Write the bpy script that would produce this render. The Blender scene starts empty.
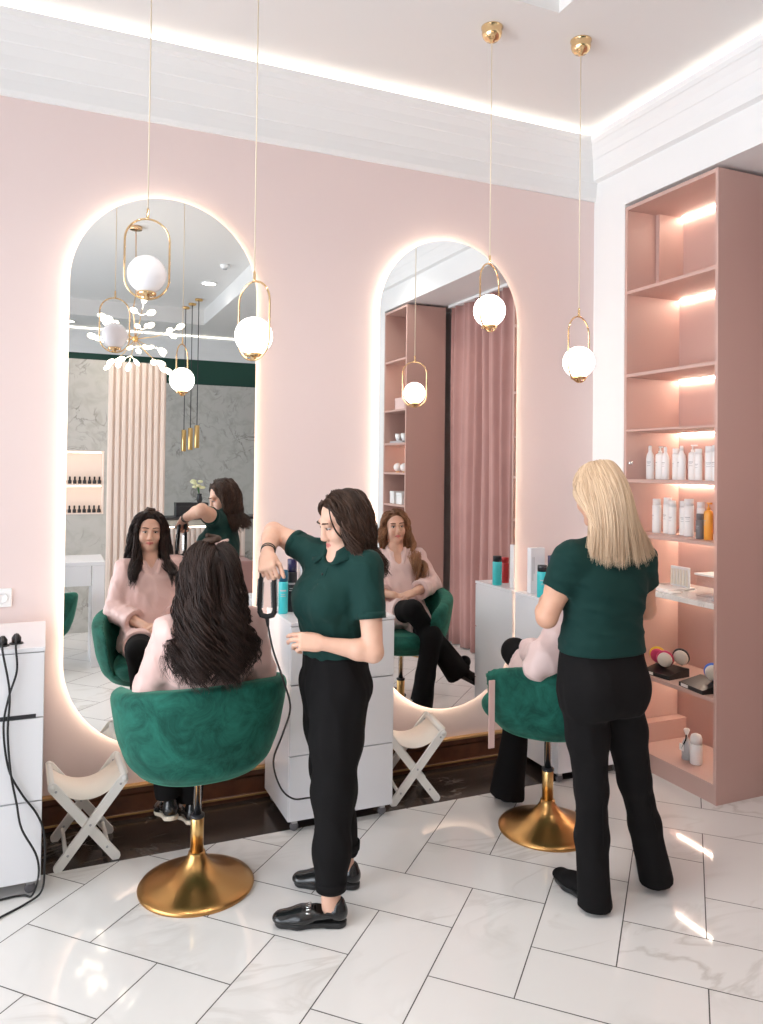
import bpy, bmesh, math, random
import numpy as np
from mathutils import Vector, Matrix
random.seed(7); RNG = np.random.default_rng(7)
sc = bpy.context.scene
COL = sc.collection
PI = math.pi
sc.view_settings.view_transform = 'Standard'
sc.view_settings.look = 'None'
sc.view_settings.gamma = 1.0
sc.view_settings.use_curve_mapping = False
sc.view_settings.exposure = EXPOSURE = 0.0

# ------------------------------------------------------------------ materials
def mat(name, col=(.8, .8, .8), rough=.5, metal=0., spec=.5, emit=None, estr=0., sheen=0., coat=0., noise=None, bump=None, trans=0., ior=1.45, sss=0., alpha=1.):
    m = bpy.data.materials.new(name); m.use_nodes = True
    nt = m.node_tree; b = nt.nodes['Principled BSDF']
    b.inputs['Base Color'].default_value = (*col, 1)
    b.inputs['Roughness'].default_value = rough
    b.inputs['Metallic'].default_value = metal
    b.inputs['Specular IOR Level'].default_value = spec
    b.inputs['IOR'].default_value = ior
    b.inputs['Transmission Weight'].default_value = trans
    b.inputs['Alpha'].default_value = alpha
    if emit: b.inputs['Emission Color'].default_value = (*emit, 1); b.inputs['Emission Strength'].default_value = estr
    if sheen: b.inputs['Sheen Weight'].default_value = sheen; b.inputs['Sheen Roughness'].default_value = .4
    if coat: b.inputs['Coat Weight'].default_value = coat; b.inputs['Coat Roughness'].default_value = .1
    if sss: b.inputs['Subsurface Weight'].default_value = sss; b.inputs['Subsurface Radius'].default_value = (.012, .005, .003); b.inputs['Subsurface Scale'].default_value = 1.0
    tc = nt.nodes.new('ShaderNodeTexCoord')
    if noise:      # (scale, colour2, low, high)
        s, c2, lo, hi = noise[:4]
        n = nt.nodes.new('ShaderNodeTexNoise'); n.inputs['Scale'].default_value = s; n.inputs['Detail'].default_value = 5
        nt.links.new(tc.outputs['Object'], n.inputs['Vector'])
        r = nt.nodes.new('ShaderNodeValToRGB'); r.color_ramp.elements[0].position = lo; r.color_ramp.elements[1].position = hi
        r.color_ramp.elements[0].color = (*col, 1); r.color_ramp.elements[1].color = (*c2, 1)
        nt.links.new(n.outputs['Fac'], r.inputs['Fac']); nt.links.new(r.outputs['Color'], b.inputs['Base Color'])
    if bump:       # (scale, strength, distance)
        n2 = nt.nodes.new('ShaderNodeTexNoise'); n2.inputs['Scale'].default_value = bump[0]; n2.inputs['Detail'].default_value = 4
        nt.links.new(tc.outputs['Object'], n2.inputs['Vector'])
        bp = nt.nodes.new('ShaderNodeBump'); bp.inputs['Strength'].default_value = bump[1]; bp.inputs['Distance'].default_value = bump[2]
        nt.links.new(n2.outputs['Fac'], bp.inputs['Height']); nt.links.new(bp.outputs['Normal'], b.inputs['Normal'])
    return m

def emission(name, col, strength):
    return mat(name, (.9, .9, .9), .5, emit=col, estr=strength)

def marble_mat(name, base, vein, rough, attr=None, scale=1.0, vs=.5, cloud=None, coat=0.):
    m = bpy.data.materials.new(name); m.use_nodes = True
    nt = m.node_tree; b = nt.nodes['Principled BSDF']; N = nt.nodes.new; L = nt.links.new
    tc = N('ShaderNodeTexCoord'); vec = tc.outputs['Object']
    if attr:
        a = N('ShaderNodeAttribute'); a.attribute_name = attr
        mul = N('ShaderNodeVectorMath'); mul.operation = 'SCALE'; mul.inputs['Scale'].default_value = 37.
        L(a.outputs['Color'], mul.inputs[0])
        ad = N('ShaderNodeVectorMath'); ad.operation = 'ADD'; L(vec, ad.inputs[0]); L(mul.outputs[0], ad.inputs[1]); vec = ad.outputs[0]
    n1 = N('ShaderNodeTexNoise'); n1.inputs['Scale'].default_value = 1.6 * scale; n1.inputs['Detail'].default_value = 6; n1.inputs['Distortion'].default_value = 1.4
    mp = N('ShaderNodeMapping'); mp.inputs['Scale'].default_value = (1., 2.2, 1.); mp.inputs['Rotation'].default_value = (0, 0, .5)
    L(vec, mp.inputs['Vector']); L(mp.outputs[0], n1.inputs['Vector'])
    # vein = narrow band of the noise around its middle
    sub = N('ShaderNodeMath'); sub.operation = 'SUBTRACT'; sub.inputs[1].default_value = .5; L(n1.outputs['Fac'], sub.inputs[0])
    ab = N('ShaderNodeMath'); ab.operation = 'ABSOLUTE'; L(sub.outputs[0], ab.inputs[0])
    mr = N('ShaderNodeMapRange'); mr.inputs['From Min'].default_value = 0; mr.inputs['From Max'].default_value = .045 * vs * 2; mr.inputs['To Min'].default_value = 1; mr.inputs['To Max'].default_value = 0
    L(ab.outputs[0], mr.inputs['Value'])
    n2 = N('ShaderNodeTexNoise'); n2.inputs['Scale'].default_value = 1.1 * scale; n2.inputs['Detail'].default_value = 3; L(vec, n2.inputs['Vector'])
    mr2 = N('ShaderNodeMapRange'); mr2.inputs['From Min'].default_value = .48; mr2.inputs['From Max'].default_value = .72; L(n2.outputs['Fac'], mr2.inputs['Value'])
    mm = N('ShaderNodeMath'); mm.operation = 'MULTIPLY'; L(mr.outputs[0], mm.inputs[0]); L(mr2.outputs[0], mm.inputs[1])
    mix = N('ShaderNodeMix'); mix.data_type = 'RGBA'
    mix.inputs['A'].default_value = (*base, 1); mix.inputs['B'].default_value = (*vein, 1); L(mm.outputs[0], mix.inputs['Factor'])
    out = mix.outputs['Result']
    if cloud:
        n3 = N('ShaderNodeTexNoise'); n3.inputs['Scale'].default_value = 3.1 * scale; n3.inputs['Detail'].default_value = 7; n3.inputs['Distortion'].default_value = .8; L(vec, n3.inputs['Vector'])
        r = N('ShaderNodeMapRange'); r.inputs['From Min'].default_value = .45; r.inputs['From Max'].default_value = .75; L(n3.outputs['Fac'], r.inputs['Value'])
        mx2 = N('ShaderNodeMix'); mx2.data_type = 'RGBA'; mx2.inputs['B'].default_value = (*cloud, 1); L(r.outputs[0], mx2.inputs['Factor']); L(out, mx2.inputs['A']); out = mx2.outputs['Result']
    L(out, b.inputs['Base Color'])
    b.inputs['Roughness'].default_value = rough
    if coat: b.inputs['Coat Weight'].default_value = coat; b.inputs['Coat Roughness'].default_value = .05
    return m

def hair_mat(name, dark, light, root=None, rough=.46, rootlen=.25):
    m = bpy.data.materials.new(name); m.use_nodes = True
    nt = m.node_tree; b = nt.nodes['Principled BSDF']; N = nt.nodes.new; L = nt.links.new
    a = N('ShaderNodeAttribute'); a.attribute_name = 'lock'
    sep = N('ShaderNodeSeparateColor'); L(a.outputs['Color'], sep.inputs[0])
    mix = N('ShaderNodeMix'); mix.data_type = 'RGBA'; mix.inputs['A'].default_value = (*dark, 1); mix.inputs['B'].default_value = (*light, 1)
    L(sep.outputs[0], mix.inputs['Factor']); out = mix.outputs['Result']
    if root:
        mr = N('ShaderNodeMapRange'); mr.inputs['From Min'].default_value = 0; mr.inputs['From Max'].default_value = rootlen; L(sep.outputs[1], mr.inputs['Value'])
        mx = N('ShaderNodeMix'); mx.data_type = 'RGBA'; mx.inputs['A'].default_value = (*root, 1); L(mr.outputs[0], mx.inputs['Factor']); L(out, mx.inputs['B']); out = mx.outputs['Result']
    L(out, b.inputs['Base Color']); b.inputs['Roughness'].default_value = rough; b.inputs['Specular IOR Level'].default_value = .32
    return m

def velvet_mat(name, c1, c2, scale=6.):
    m = bpy.data.materials.new(name); m.use_nodes = True
    nt = m.node_tree; b = nt.nodes['Principled BSDF']; N = nt.nodes.new; L = nt.links.new
    tc = N('ShaderNodeTexCoord')
    n = N('ShaderNodeTexNoise'); n.inputs['Scale'].default_value = scale; n.inputs['Detail'].default_value = 6; n.inputs['Distortion'].default_value = .9; n.inputs['Roughness'].default_value = .72
    L(tc.outputs['Object'], n.inputs['Vector'])
    r = N('ShaderNodeValToRGB'); r.color_ramp.elements[0].position = .36; r.color_ramp.elements[1].position = .66
    r.color_ramp.elements[0].color = (*c1, 1); r.color_ramp.elements[1].color = (*c2, 1)
    L(n.outputs['Fac'], r.inputs['Fac']); L(r.outputs['Color'], b.inputs['Base Color'])
    b.inputs['Roughness'].default_value = .75; b.inputs['Sheen Weight'].default_value = .35; b.inputs['Sheen Roughness'].default_value = .35
    b.inputs['Sheen Tint'].default_value = (.35, .9, .65, 1); b.inputs['Specular IOR Level'].default_value = .2
    n2 = N('ShaderNodeTexNoise'); n2.inputs['Scale'].default_value = 9; n2.inputs['Detail'].default_value = 4; L(tc.outputs['Object'], n2.inputs['Vector'])
    bp = N('ShaderNodeBump'); bp.inputs['Strength'].default_value = .25; bp.inputs['Distance'].default_value = .01; L(n2.outputs['Fac'], bp.inputs['Height']); L(bp.outputs[0], b.inputs['Normal'])
    return m

M = {}
M['pink_wall'] = mat('pink_wall_paint', (.77, .635, .615), .6, bump=(60, .05, .002))
M['white_paint'] = mat('white_paint', (.80, .80, .80), .6)
M['ceiling_paint'] = mat('ceiling_paint', (.77, .755, .74), .7)
M['cabinet_pink'] = mat('dusty_pink_lacquer', (.55, .365, .32), .45)
M['curtain_pink'] = mat('pink_velvet_curtain', (.41, .22, .20), .8, sheen=.2, noise=(3., (.47, .26, .235), .3, .7))
M['white_lacquer'] = mat('white_lacquer', (.78, .78, .81), .25, coat=.3)
M['white_plastic'] = mat('white_plastic', (.85, .85, .85), .35)
M['cream_wood'] = mat('white_painted_wood', (.88, .87, .84), .45, bump=(25, .08, .003))
M['cream_canvas'] = mat('cream_canvas', (.93, .87, .79), .85, bump=(300, .2, .001))
M['gold'] = mat('brushed_gold', (.78, .50, .20), .28, 1., bump=(120, .03, .002))
M['gold_dark'] = mat('bronze_gold', (.60, .33, .12), .30, 1., bump=(90, .04, .002))
M['gold_polish'] = mat('polished_gold', (.86, .62, .34), .12, 1.)
M['rose_gold'] = mat('rose_gold', (.86, .58, .34), .18, 1.)
M['chrome'] = mat('chrome', (.75, .75, .76), .15, 1.)
M['steel'] = mat('steel', (.5, .5, .52), .3, 1.)
M['mirror'] = mat('mirror_silver', (.93, .94, .93), .0, 1.)
M['velvet'] = velvet_mat('emerald_velvet', (.0045, .055, .041), (.018, .150, .110), 8.)
M['wood'] = mat('mahogany', (.13, .045, .020), .3, noise=(14, (.075, .024, .012), .35, .65), coat=.3)
M['wood_gold'] = mat('gilded_edge', (.55, .33, .14), .35, .6)
M['dark_marble'] = marble_mat('dark_marble', (.035, .026, .022), (.35, .30, .27), .18, None, 1.5, .25)
M['floor_tile'] = marble_mat('marble_tile', (.76, .745, .73), (.56, .53, .50), .05, 'tile', .9, .48, None)
M['grout'] = mat('dark_grout', (.10, .095, .09), .8)
M['grey_marble'] = marble_mat('grey_marble', (.52, .51, .48), (.16, .15, .13), .25, None, 2.2, .45, (.42, .41, .375))
M['green_paint'] = mat('dark_green_paint', (.012, .060, .042), .6)
M['slat_pink'] = mat('pale_pink_slats', (.82, .70, .63), .5)
M['black_plastic'] = mat('black_plastic', (.012, .012, .013), .3)
M['black_rubber'] = mat('black_rubber', (.015, .015, .016), .45)
M['black_leather'] = mat('black_leather', (.010, .010, .011), .24, coat=.4, bump=(140, .05, .001))
M['black_cloth'] = mat('black_cloth', (.0045, .0038, .0042), .85, spec=.25, bump=(420, .15, .001))
M['green_knit'] = mat('bottle_green_knit', (.0040, .034, .029), .8, spec=.3, sheen=.04, bump=(260, .15, .001))
M['green_jersey'] = mat('bottle_green_jersey', (.0034, .029, .025), .85, spec=.3, sheen=.03, bump=(260, .12, .001))
M['robe'] = mat('pink_satin', (.74, .50, .46), .40, sheen=.15, bump=(30, .06, .004))
M['robe_light'] = mat('pale_pink_satin', (.76, .575, .55), .40, sheen=.15, bump=(30, .06, .004))
M['skin'] = mat('skin', (.66, .37, .255), .5, sss=.10, noise=(18, (.61, .33, .225), .4, .7))
M['skin_pale'] = mat('fair_skin', (.72, .44, .325), .5, sss=.10, noise=(18, (.67, .39, .285), .4, .7))
M['lips'] = mat('lips', (.55, .17, .15), .4)
M['eye_white'] = mat('eye_white', (.80, .78, .76), .2)
M['iris'] = mat('iris', (.05, .03, .02), .2)
M['brow'] = mat('brow_hair', (.05, .025, .015), .7)
M['hair_dark'] = hair_mat('dark_brown_hair', (.008, .0045, .004), (.045, .022, .016))
M['hair_brown'] = hair_mat('brown_hair', (.022, .011, .007), (.085, .042, .026))
M['hair_blonde'] = hair_mat('blonde_hair', (.54, .36, .22), (.88, .69, .50), (.26, .16, .09), .42, .25)
M['hair_caramel'] = hair_mat('caramel_hair', (.22, .10, .05), (.52, .28, .15), (.16, .07, .035), .4, .35)
M['globe_lit'] = emission('lit_opal_glass', (1., .93, .84), 5.5)
M['globe_off'] = mat('opal_glass', (.84, .84, .88), .18)
M['led_warm'] = emission('warm_led', (1., .86, .66), 10.)
M['led_cove'] = emission('cove_led', (1., .92, .80), 15.)
M['led_shelf'] = emission('shelf_led', (1., .88, .72), 34.)
M['led_niche'] = emission('niche_led', (1., .84, .66), 7.)
M['leaf_glow'] = emission('glowing_leaf_glass', (1., .86, .66), 7.)
M['downlight'] = emission('downlight_glass', (1., .95, .88), 8.)
M['glass'] = mat('clear_glass', (1, 1, 1), .02, trans=1.)
def thin_glass():
    m = bpy.data.materials.new('window_glass'); m.use_nodes = True; nt = m.node_tree
    nt.nodes.remove(nt.nodes['Principled BSDF']); o = nt.nodes['Material Output']
    t = nt.nodes.new('ShaderNodeBsdfTransparent'); g = nt.nodes.new('ShaderNodeBsdfGlossy'); g.inputs['Roughness'].default_value = .02
    f = nt.nodes.new('ShaderNodeFresnel'); f.inputs['IOR'].default_value = 1.3
    x = nt.nodes.new('ShaderNodeMixShader'); nt.links.new(f.outputs[0], x.inputs[0]); nt.links.new(t.outputs[0], x.inputs[1]); nt.links.new(g.outputs[0], x.inputs[2]); nt.links.new(x.outputs[0], o.inputs[0])
    return m
M['window_glass'] = thin_glass()
M['teal'] = mat('turquoise_plastic', (.05, .52, .55), .3)
M['teal_cap'] = mat('dark_teal_plastic', (.02, .13, .22), .3)
M['navy'] = mat('navy_plastic', (.025, .022, .075), .3)
M['charcoal'] = mat('charcoal_plastic', (.025, .025, .030), .35)
M['red'] = mat('red_plastic', (.45, .025, .025), .3)
M['amber'] = mat('orange_plastic', (.85, .38, .06), .3)
M['grey_plastic'] = mat('grey_plastic', (.16, .15, .16), .35)
M['label_grey'] = mat('grey_print', (.45, .45, .47), .5)
M['magenta'] = mat('magenta_plastic', (.62, .06, .16), .35)
M['yellow'] = mat('yellow_plastic', (.85, .62, .05), .35)
M['blue'] = mat('blue_plastic', (.10, .22, .75), .35)
M['bristle'] = mat('pale_bristles', (.82, .76, .66), .8, bump=(200, .5, .003))
M['marble_top'] = marble_mat('pale_marble', (.80, .76, .73), (.45, .42, .40), .2, None, 6., .8)
M['flower'] = mat('cream_petal', (.82, .80, .50), .6)
M['leaf'] = mat('green_leaf', (.05, .18, .04), .6)
M['sole'] = mat('cream_rubber_sole', (.74, .66, .54), .6)
M['white_fabric'] = mat('white_fabric', (.82, .80, .78), .8)

# ------------------------------------------------------------------ mesh helpers
def mesh_from(verts, faces, name='m', smooth=True):
    me = bpy.data.meshes.new(name); me.from_pydata([tuple(v) for v in verts], [], faces)
    if smooth: me.polygons.foreach_set('use_smooth', [True] * len(me.polygons))
    me.update(); return me

class MB:
    """collects pieces of ONE part"""
    def __init__(s): s.v = []; s.f = []; s.sm = []
    def add(s, vs, fs, smooth=False):
        o = len(s.v); s.v += [Vector(v) for v in vs]; s.f += [tuple(i + o for i in f) for f in fs]; s.sm += [smooth] * len(fs); return s
    def box(s, lo, hi, bevel=0., rot=None, at=None):
        bm = bmesh.new(); bmesh.ops.create_cube(bm, size=1)
        for v in bm.verts: v.co = Vector(((lo[i] + hi[i]) / 2 + v.co[i] * (hi[i] - lo[i]) for i in range(3)))
        if bevel: bmesh.ops.bevel(bm, geom=bm.edges[:], offset=bevel, segments=2, affect='EDGES', profile=.5)
        if rot is not None:
            c = Vector(at) if at is not None else Vector(((lo[i] + hi[i]) / 2 for i in range(3)))
            for v in bm.verts: v.co = c + rot @ (v.co - c)
        bm.verts.index_update(); s.add([v.co.copy() for v in bm.verts], [[v.index for v in f.verts] for f in bm.faces]); bm.free(); return s
    def bar(s, p1, p2, w, t, side, bevel=0.002, rnd=False):
        """flat bar between two points: width w along side x dir, thickness t along side"""
        p1 = Vector(p1); p2 = Vector(p2); d = p2 - p1; L = d.length; z = d.normalized(); y = Vector(side).normalized(); x = y.cross(z).normalized(); y = z.cross(x)
        R = Matrix((x, y, z)).transposed()
        bm = bmesh.new()
        if rnd:
            n = 8; prof = []
            for k in range(n + 1): a = PI * k / n; prof.append((math.cos(a) * w / 2, L / 2 + math.sin(a) * w / 2))
            for k in range(n + 1): a = PI + PI * k / n; prof.append((math.cos(a) * w / 2, -L / 2 + math.sin(a) * w / 2))
            a1 = [bm.verts.new((px, -t / 2, pz)) for px, pz in prof]; a2 = [bm.verts.new((px, t / 2, pz)) for px, pz in prof]
            bm.faces.new(a1); bm.faces.new(a2[::-1])
            for k in range(len(prof)): bm.faces.new((a1[k], a2[k], a2[(k + 1) % len(prof)], a1[(k + 1) % len(prof)]))
            bmesh.ops.recalc_face_normals(bm, faces=bm.faces[:])
        else:
            bmesh.ops.create_cube(bm, size=1)
            for v in bm.verts: v.co = Vector((v.co.x * w, v.co.y * t, v.co.z * L))
            if bevel: bmesh.ops.bevel(bm, geom=bm.edges[:], offset=bevel, segments=2, affect='EDGES', profile=.5)
        c = (p1 + p2) / 2
        bm.verts.index_update(); s.add([c + R @ v.co for v in bm.verts], [[v.index for v in f.verts] for f in bm.faces]); bm.free(); return s
    def tube(s, pts, r, n=10, closed=False, cap=True):
        pts = [Vector(p) for p in pts]; m = len(pts); rs = r if isinstance(r, (list, tuple)) else [r] * m
        up = Vector((0, 0, 1)); vs = []; prev = None
        for i, p in enumerate(pts):
            if closed: d = pts[(i + 1) % m] - pts[i - 1]
            else: d = pts[min(i + 1, m - 1)] - pts[max(i - 1, 0)]
            d.normalize()
            if prev is None:
                a = up.cross(d)
                if a.length < .1: a = Vector((1, 0, 0)).cross(d)
                a.normalize()
            else: a = (prev - d * prev.dot(d)).normalized()
            prev = a; b = d.cross(a)
            for k in range(n): t = 2 * PI * k / n; vs.append(p + (a * math.cos(t) + b * math.sin(t)) * rs[i])
        fs = []
        for i in range(m if closed else m - 1):
            j = (i + 1) % m
            for k in range(n): fs.append((i * n + k, i * n + (k + 1) % n, j * n + (k + 1) % n, j * n + k))
        if cap and not closed: fs.append(tuple(range(n))[::-1]); fs.append(tuple((m - 1) * n + k for k in range(n)))
        return s.add(vs, fs, True)
    def lathe(s, prof, n=32, at=(0, 0, 0), R=None, cap=True):
        at = Vector(at); vs = []; fs = []; m = len(prof)
        for r, z in prof:
            for k in range(n):
                t = 2 * PI * k / n; p = Vector((r * math.cos(t), r * math.sin(t), z)); vs.append(at + (R @ p if R else p))
        for i in range(m - 1):
            for k in range(n): fs.append((i * n + k, i * n + (k + 1) % n, (i + 1) * n + (k + 1) % n, (i + 1) * n + k))
        if cap: fs.append(tuple(range(n))[::-1]); fs.append(tuple((m - 1) * n + k for k in range(n)))
        return s.add(vs, fs, True)
    def sphere(s, c, r, n=16, sc=(1, 1, 1), R=None):
        c = Vector(c); vs = []; fs = []; m = n // 2 + 1
        prof = [(math.sin(PI * i / m), -math.cos(PI * i / m)) for i in range(1, m)]
        for q, z in prof:
            for k in range(n):
                t = 2 * PI * k / n; p = Vector((q * math.cos(t) * sc[0], q * math.sin(t) * sc[1], z * sc[2])) * r; vs.append(c + (R @ p if R else p))
        a = len(vs)
        for z in (-1, 1):
            p = Vector((0, 0, z * sc[2])) * r; vs.append(c + (R @ p if R else p))
        for i in range(len(prof) - 1):
            for k in range(n): fs.append((i * n + k, i * n + (k + 1) % n, (i + 1) * n + (k + 1) % n, (i + 1) * n + k))
        for k in range(n): fs.append(((k + 1) % n, k, a)); fs.append(((len(prof) - 1) * n + k, (len(prof) - 1) * n + (k + 1) % n, a + 1))
        return s.add(vs, fs, True)
    def extrude(s, poly, d, flip=False):
        """closed polygon of 3-D points, pushed along vector d"""
        n = len(poly); d = Vector(d); vs = [Vector(p) for p in poly] + [Vector(p) + d for p in poly]
        fs = [tuple(range(n)), tuple(range(2 * n - 1, n - 1, -1))] + [(k, n + k, n + (k + 1) % n, (k + 1) % n) for k in range(n)]
        return s.add(vs, fs)
    def mesh(s, name='m'):
        me = bpy.data.meshes.new(name); me.from_pydata([tuple(v) for v in s.v], [], s.f)
        me.polygons.foreach_set('use_smooth', s.sm)
        bm = bmesh.new(); bm.from_mesh(me); bmesh.ops.recalc_face_normals(bm, faces=bm.faces[:]); bm.to_mesh(me); bm.free()
        me.update(); return me

def link(name, me, m, parent=None, world=True):
    """one mesh object; coordinates are world coordinates unless world=False (then local to the parent)"""
    if isinstance(me, MB): me = me.mesh(name)
    o = bpy.data.objects.new(name, me); COL.objects.link(o)
    if m is not None:
        for mm in (m if isinstance(m, (list, tuple)) else [m]): me.materials.append(M[mm] if isinstance(mm, str) else mm)
    if parent is not None:
        o.parent = parent
        if world: me.transform(Matrix.Translation(-WLOC[parent.name]))
        WLOC[o.name] = Vector(WLOC[parent.name])
    else: WLOC[o.name] = Vector((0, 0, 0))
    return o
WLOC = {}
def thing(name, label, cat, loc=(0, 0, 0), rz=0., group=None):
    o = bpy.data.objects.new(name, None); COL.objects.link(o); o.location = loc; o.rotation_euler = (0, 0, rz); o.empty_display_size = .1
    o['label'] = label; o['category'] = cat
    if group: o['group'] = group
    WLOC[o.name] = Vector(loc); return o
def tag(o, label, cat, group=None):
    o['label'] = label; o['category'] = cat
    if group: o['group'] = group
    return o
def struct(name, me, m):
    o = link(name, me, m); o['kind'] = 'structure'; return o
def dup(root, loc, rz=None, label=None, group=None):
    r = root.copy(); COL.objects.link(r); r.location = loc
    if rz is not None: r.rotation_euler = (0, 0, rz)
    if label: r['label'] = label
    if group: r['group'] = group
    WLOC[r.name] = Vector(loc)
    for ch in list(root.children):
        c = ch.copy(); COL.objects.link(c); c.parent = r
        for g in list(ch.children):
            d = g.copy(); COL.objects.link(d); d.parent = c
    return r
def rotz(a): return Matrix.Rotation(a, 3, 'Z')
ORD = ['first', 'second', 'third', 'fourth', 'fifth', 'sixth', 'seventh', 'eighth', 'ninth', 'tenth', 'eleventh', 'twelfth', 'thirteenth', 'fourteenth']
EXPOSURE, P_WIN, P_SPOT = 0.10, 178., 23.
# ------------------------------------------------------------------ signed-distance sculpting for bodies and clothes
F32 = np.float32
class SDF:
    def __init__(s, lo, hi, h):
        s.lo = np.array(lo, float); s.h = h; s.n = np.ceil((np.array(hi) - s.lo) / h).astype(int) + 1
        s.a = np.full(tuple(s.n), .5, F32)
        s.ax = [(s.lo[i] + h * np.arange(s.n[i])).astype(F32) for i in range(3)]
    def region(s, lo, hi):
        i0 = np.clip(np.floor((np.array(lo) - s.lo) / s.h).astype(int), 0, s.n - 1); i1 = np.clip(np.ceil((np.array(hi) - s.lo) / s.h).astype(int) + 1, 0, s.n)
        sl = tuple(slice(a, b) for a, b in zip(i0, i1))
        X = s.ax[0][sl[0]][:, None, None]; Y = s.ax[1][sl[1]][None, :, None]; Z = s.ax[2][sl[2]][None, None, :]
        return sl, X, Y, Z
    def smin(s, sl, d, k):
        a = s.a[sl]
        if a.size == 0: return
        if k > 0:
            h = np.maximum(k - np.abs(a - d), 0) / k; s.a[sl] = np.minimum(a, d) - h * h * k * .25
        else: s.a[sl] = np.minimum(a, d)
    def smax(s, sl, d, k):
        a = s.a[sl]
        if a.size == 0: return
        if k > 0:
            h = np.maximum(k - np.abs(a - d), 0) / k; s.a[sl] = np.maximum(a, d) + h * h * k * .25
        else: s.a[sl] = np.maximum(a, d)
    def cone(s, p1, p2, r1, r2, k=.02, flat=None, cut=None, sub=False):
        """tapered round limb; flat=(axis, factor) squashes it; cut=[(point, normal)] keeps the side the normal points away from"""
        p1 = np.array(p1, float); p2 = np.array(p2, float); R = max(r1, r2); pad = R * (1 if not flat else max(1, flat[1])) + k + 3 * s.h
        sl, X, Y, Z = s.region(np.minimum(p1, p2) - pad, np.maximum(p1, p2) + pad)
        d = p2 - p1; L2 = max(d @ d, 1e-12)
        vx = X - F32(p1[0]); vy = Y - F32(p1[1]); vz = Z - F32(p1[2])
        t = np.clip((vx * F32(d[0]) + vy * F32(d[1]) + vz * F32(d[2])) / F32(L2), 0, 1)
        vx = vx - t * F32(d[0]); vy = vy - t * F32(d[1]); vz = vz - t * F32(d[2])
        q = 1.
        if flat:
            n = np.array(flat[0], float); n /= np.linalg.norm(n); f = flat[1]
            w = (vx * F32(n[0]) + vy * F32(n[1]) + vz * F32(n[2])) * F32(1 / f - 1)
            vx = vx + w * F32(n[0]); vy = vy + w * F32(n[1]); vz = vz + w * F32(n[2]); q = min(1., f)
        D = (np.sqrt(vx * vx + vy * vy + vz * vz) - (F32(r1) + t * F32(r2 - r1))) * F32(q)
        for c in (cut or []):
            c0 = np.array(c[0], float); n = np.array(c[1], float); n /= np.linalg.norm(n)
            D = np.maximum(D, (X - F32(c0[0])) * F32(n[0]) + (Y - F32(c0[1])) * F32(n[1]) + (Z - F32(c0[2])) * F32(n[2]))
        if sub: s.smax(sl, -D, k)
        else: s.smin(sl, D, k)
        return s
    def chain(s, pts, rs, k=.02, **kw):
        for i in range(len(pts) - 1): s.cone(pts[i], pts[i + 1], rs[i], rs[i + 1], k, **kw)
        return s
    def ell(s, c, r, R=None, k=.02, sub=False):
        c = np.array(c, float); r = np.array(r, float); R = np.eye(3) if R is None else np.array(R, float)
        ext = np.sqrt(((R * r) ** 2).sum(1)) + k + 3 * s.h
        sl, X, Y, Z = s.region(c - ext, c + ext)
        x = X - F32(c[0]); y = Y - F32(c[1]); z = Z - F32(c[2]); q = []
        for j in range(3): q.append((x * F32(R[0, j]) + y * F32(R[1, j]) + z * F32(R[2, j])) / F32(r[j]))
        k0 = np.sqrt(q[0] ** 2 + q[1] ** 2 + q[2] ** 2)
        k1 = np.sqrt((q[0] / F32(r[0])) ** 2 + (q[1] / F32(r[1])) ** 2 + (q[2] / F32(r[2])) ** 2)
        D = k0 * (k0 - 1) / np.maximum(k1, 1e-6)
        if sub: s.smax(sl, -D, k)
        else: s.smin(sl, D, k)
        return s
    def loft(s, st, k=.02, e=2.3, cap=.0):
        """stack of ellipse-like slices (z, cx, cy, half width, half depth, heading of the front)"""
        st = sorted(st); A = np.array(st, float); zmin, zmax = A[0, 0], A[-1, 0]
        pad = A[:, 3:5].max() + k + 3 * s.h
        sl, X, Y, Z = s.region((A[:, 1].min() - pad, A[:, 2].min() - pad, zmin - k - 3 * s.h), (A[:, 1].max() + pad, A[:, 2].max() + pad, zmax + k + 3 * s.h))
        z = np.clip(Z.ravel(), zmin, zmax)
        def interp(col):
            # smooth (Catmull-like) interpolation through the slices
            y = A[:, col]; m = np.gradient(y, A[:, 0]); i = np.clip(np.searchsorted(A[:, 0], z) - 1, 0, len(A) - 2)
            h = A[i + 1, 0] - A[i, 0]; t = (z - A[i, 0]) / h
            return ((2 * t ** 3 - 3 * t ** 2 + 1) * y[i] + (t ** 3 - 2 * t ** 2 + t) * h * m[i] + (-2 * t ** 3 + 3 * t ** 2) * y[i + 1] + (t ** 3 - t ** 2) * h * m[i + 1]).astype(F32)[None, None, :]
        cx, cy, a, b, th = (interp(c) for c in range(1, 6))
        dx = X - cx; dy = Y - cy; f0, f1 = np.cos(th), np.sin(th)     # heading: front direction
        v = dx * f0 + dy * f1; u = -dx * f1 + dy * f0
        g = (np.abs(u / a) ** e + np.abs(v / b) ** e) ** (1 / e)
        D = (g - 1) * np.minimum(a, b)
        dz = np.maximum(Z - F32(zmax), F32(zmin) - Z)
        D = np.maximum(D, dz) if cap == 0 else np.where(dz > 0, np.sqrt(np.maximum(D + F32(cap), 0) ** 2 + (dz + F32(cap)) ** 2) - F32(cap), np.maximum(D, np.where(dz > -cap, np.sqrt(np.maximum(D + F32(cap), 0) ** 2 + np.maximum(dz + F32(cap), 0) ** 2) - F32(cap), D)))
        s.smin(sl, D, k); return s
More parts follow.
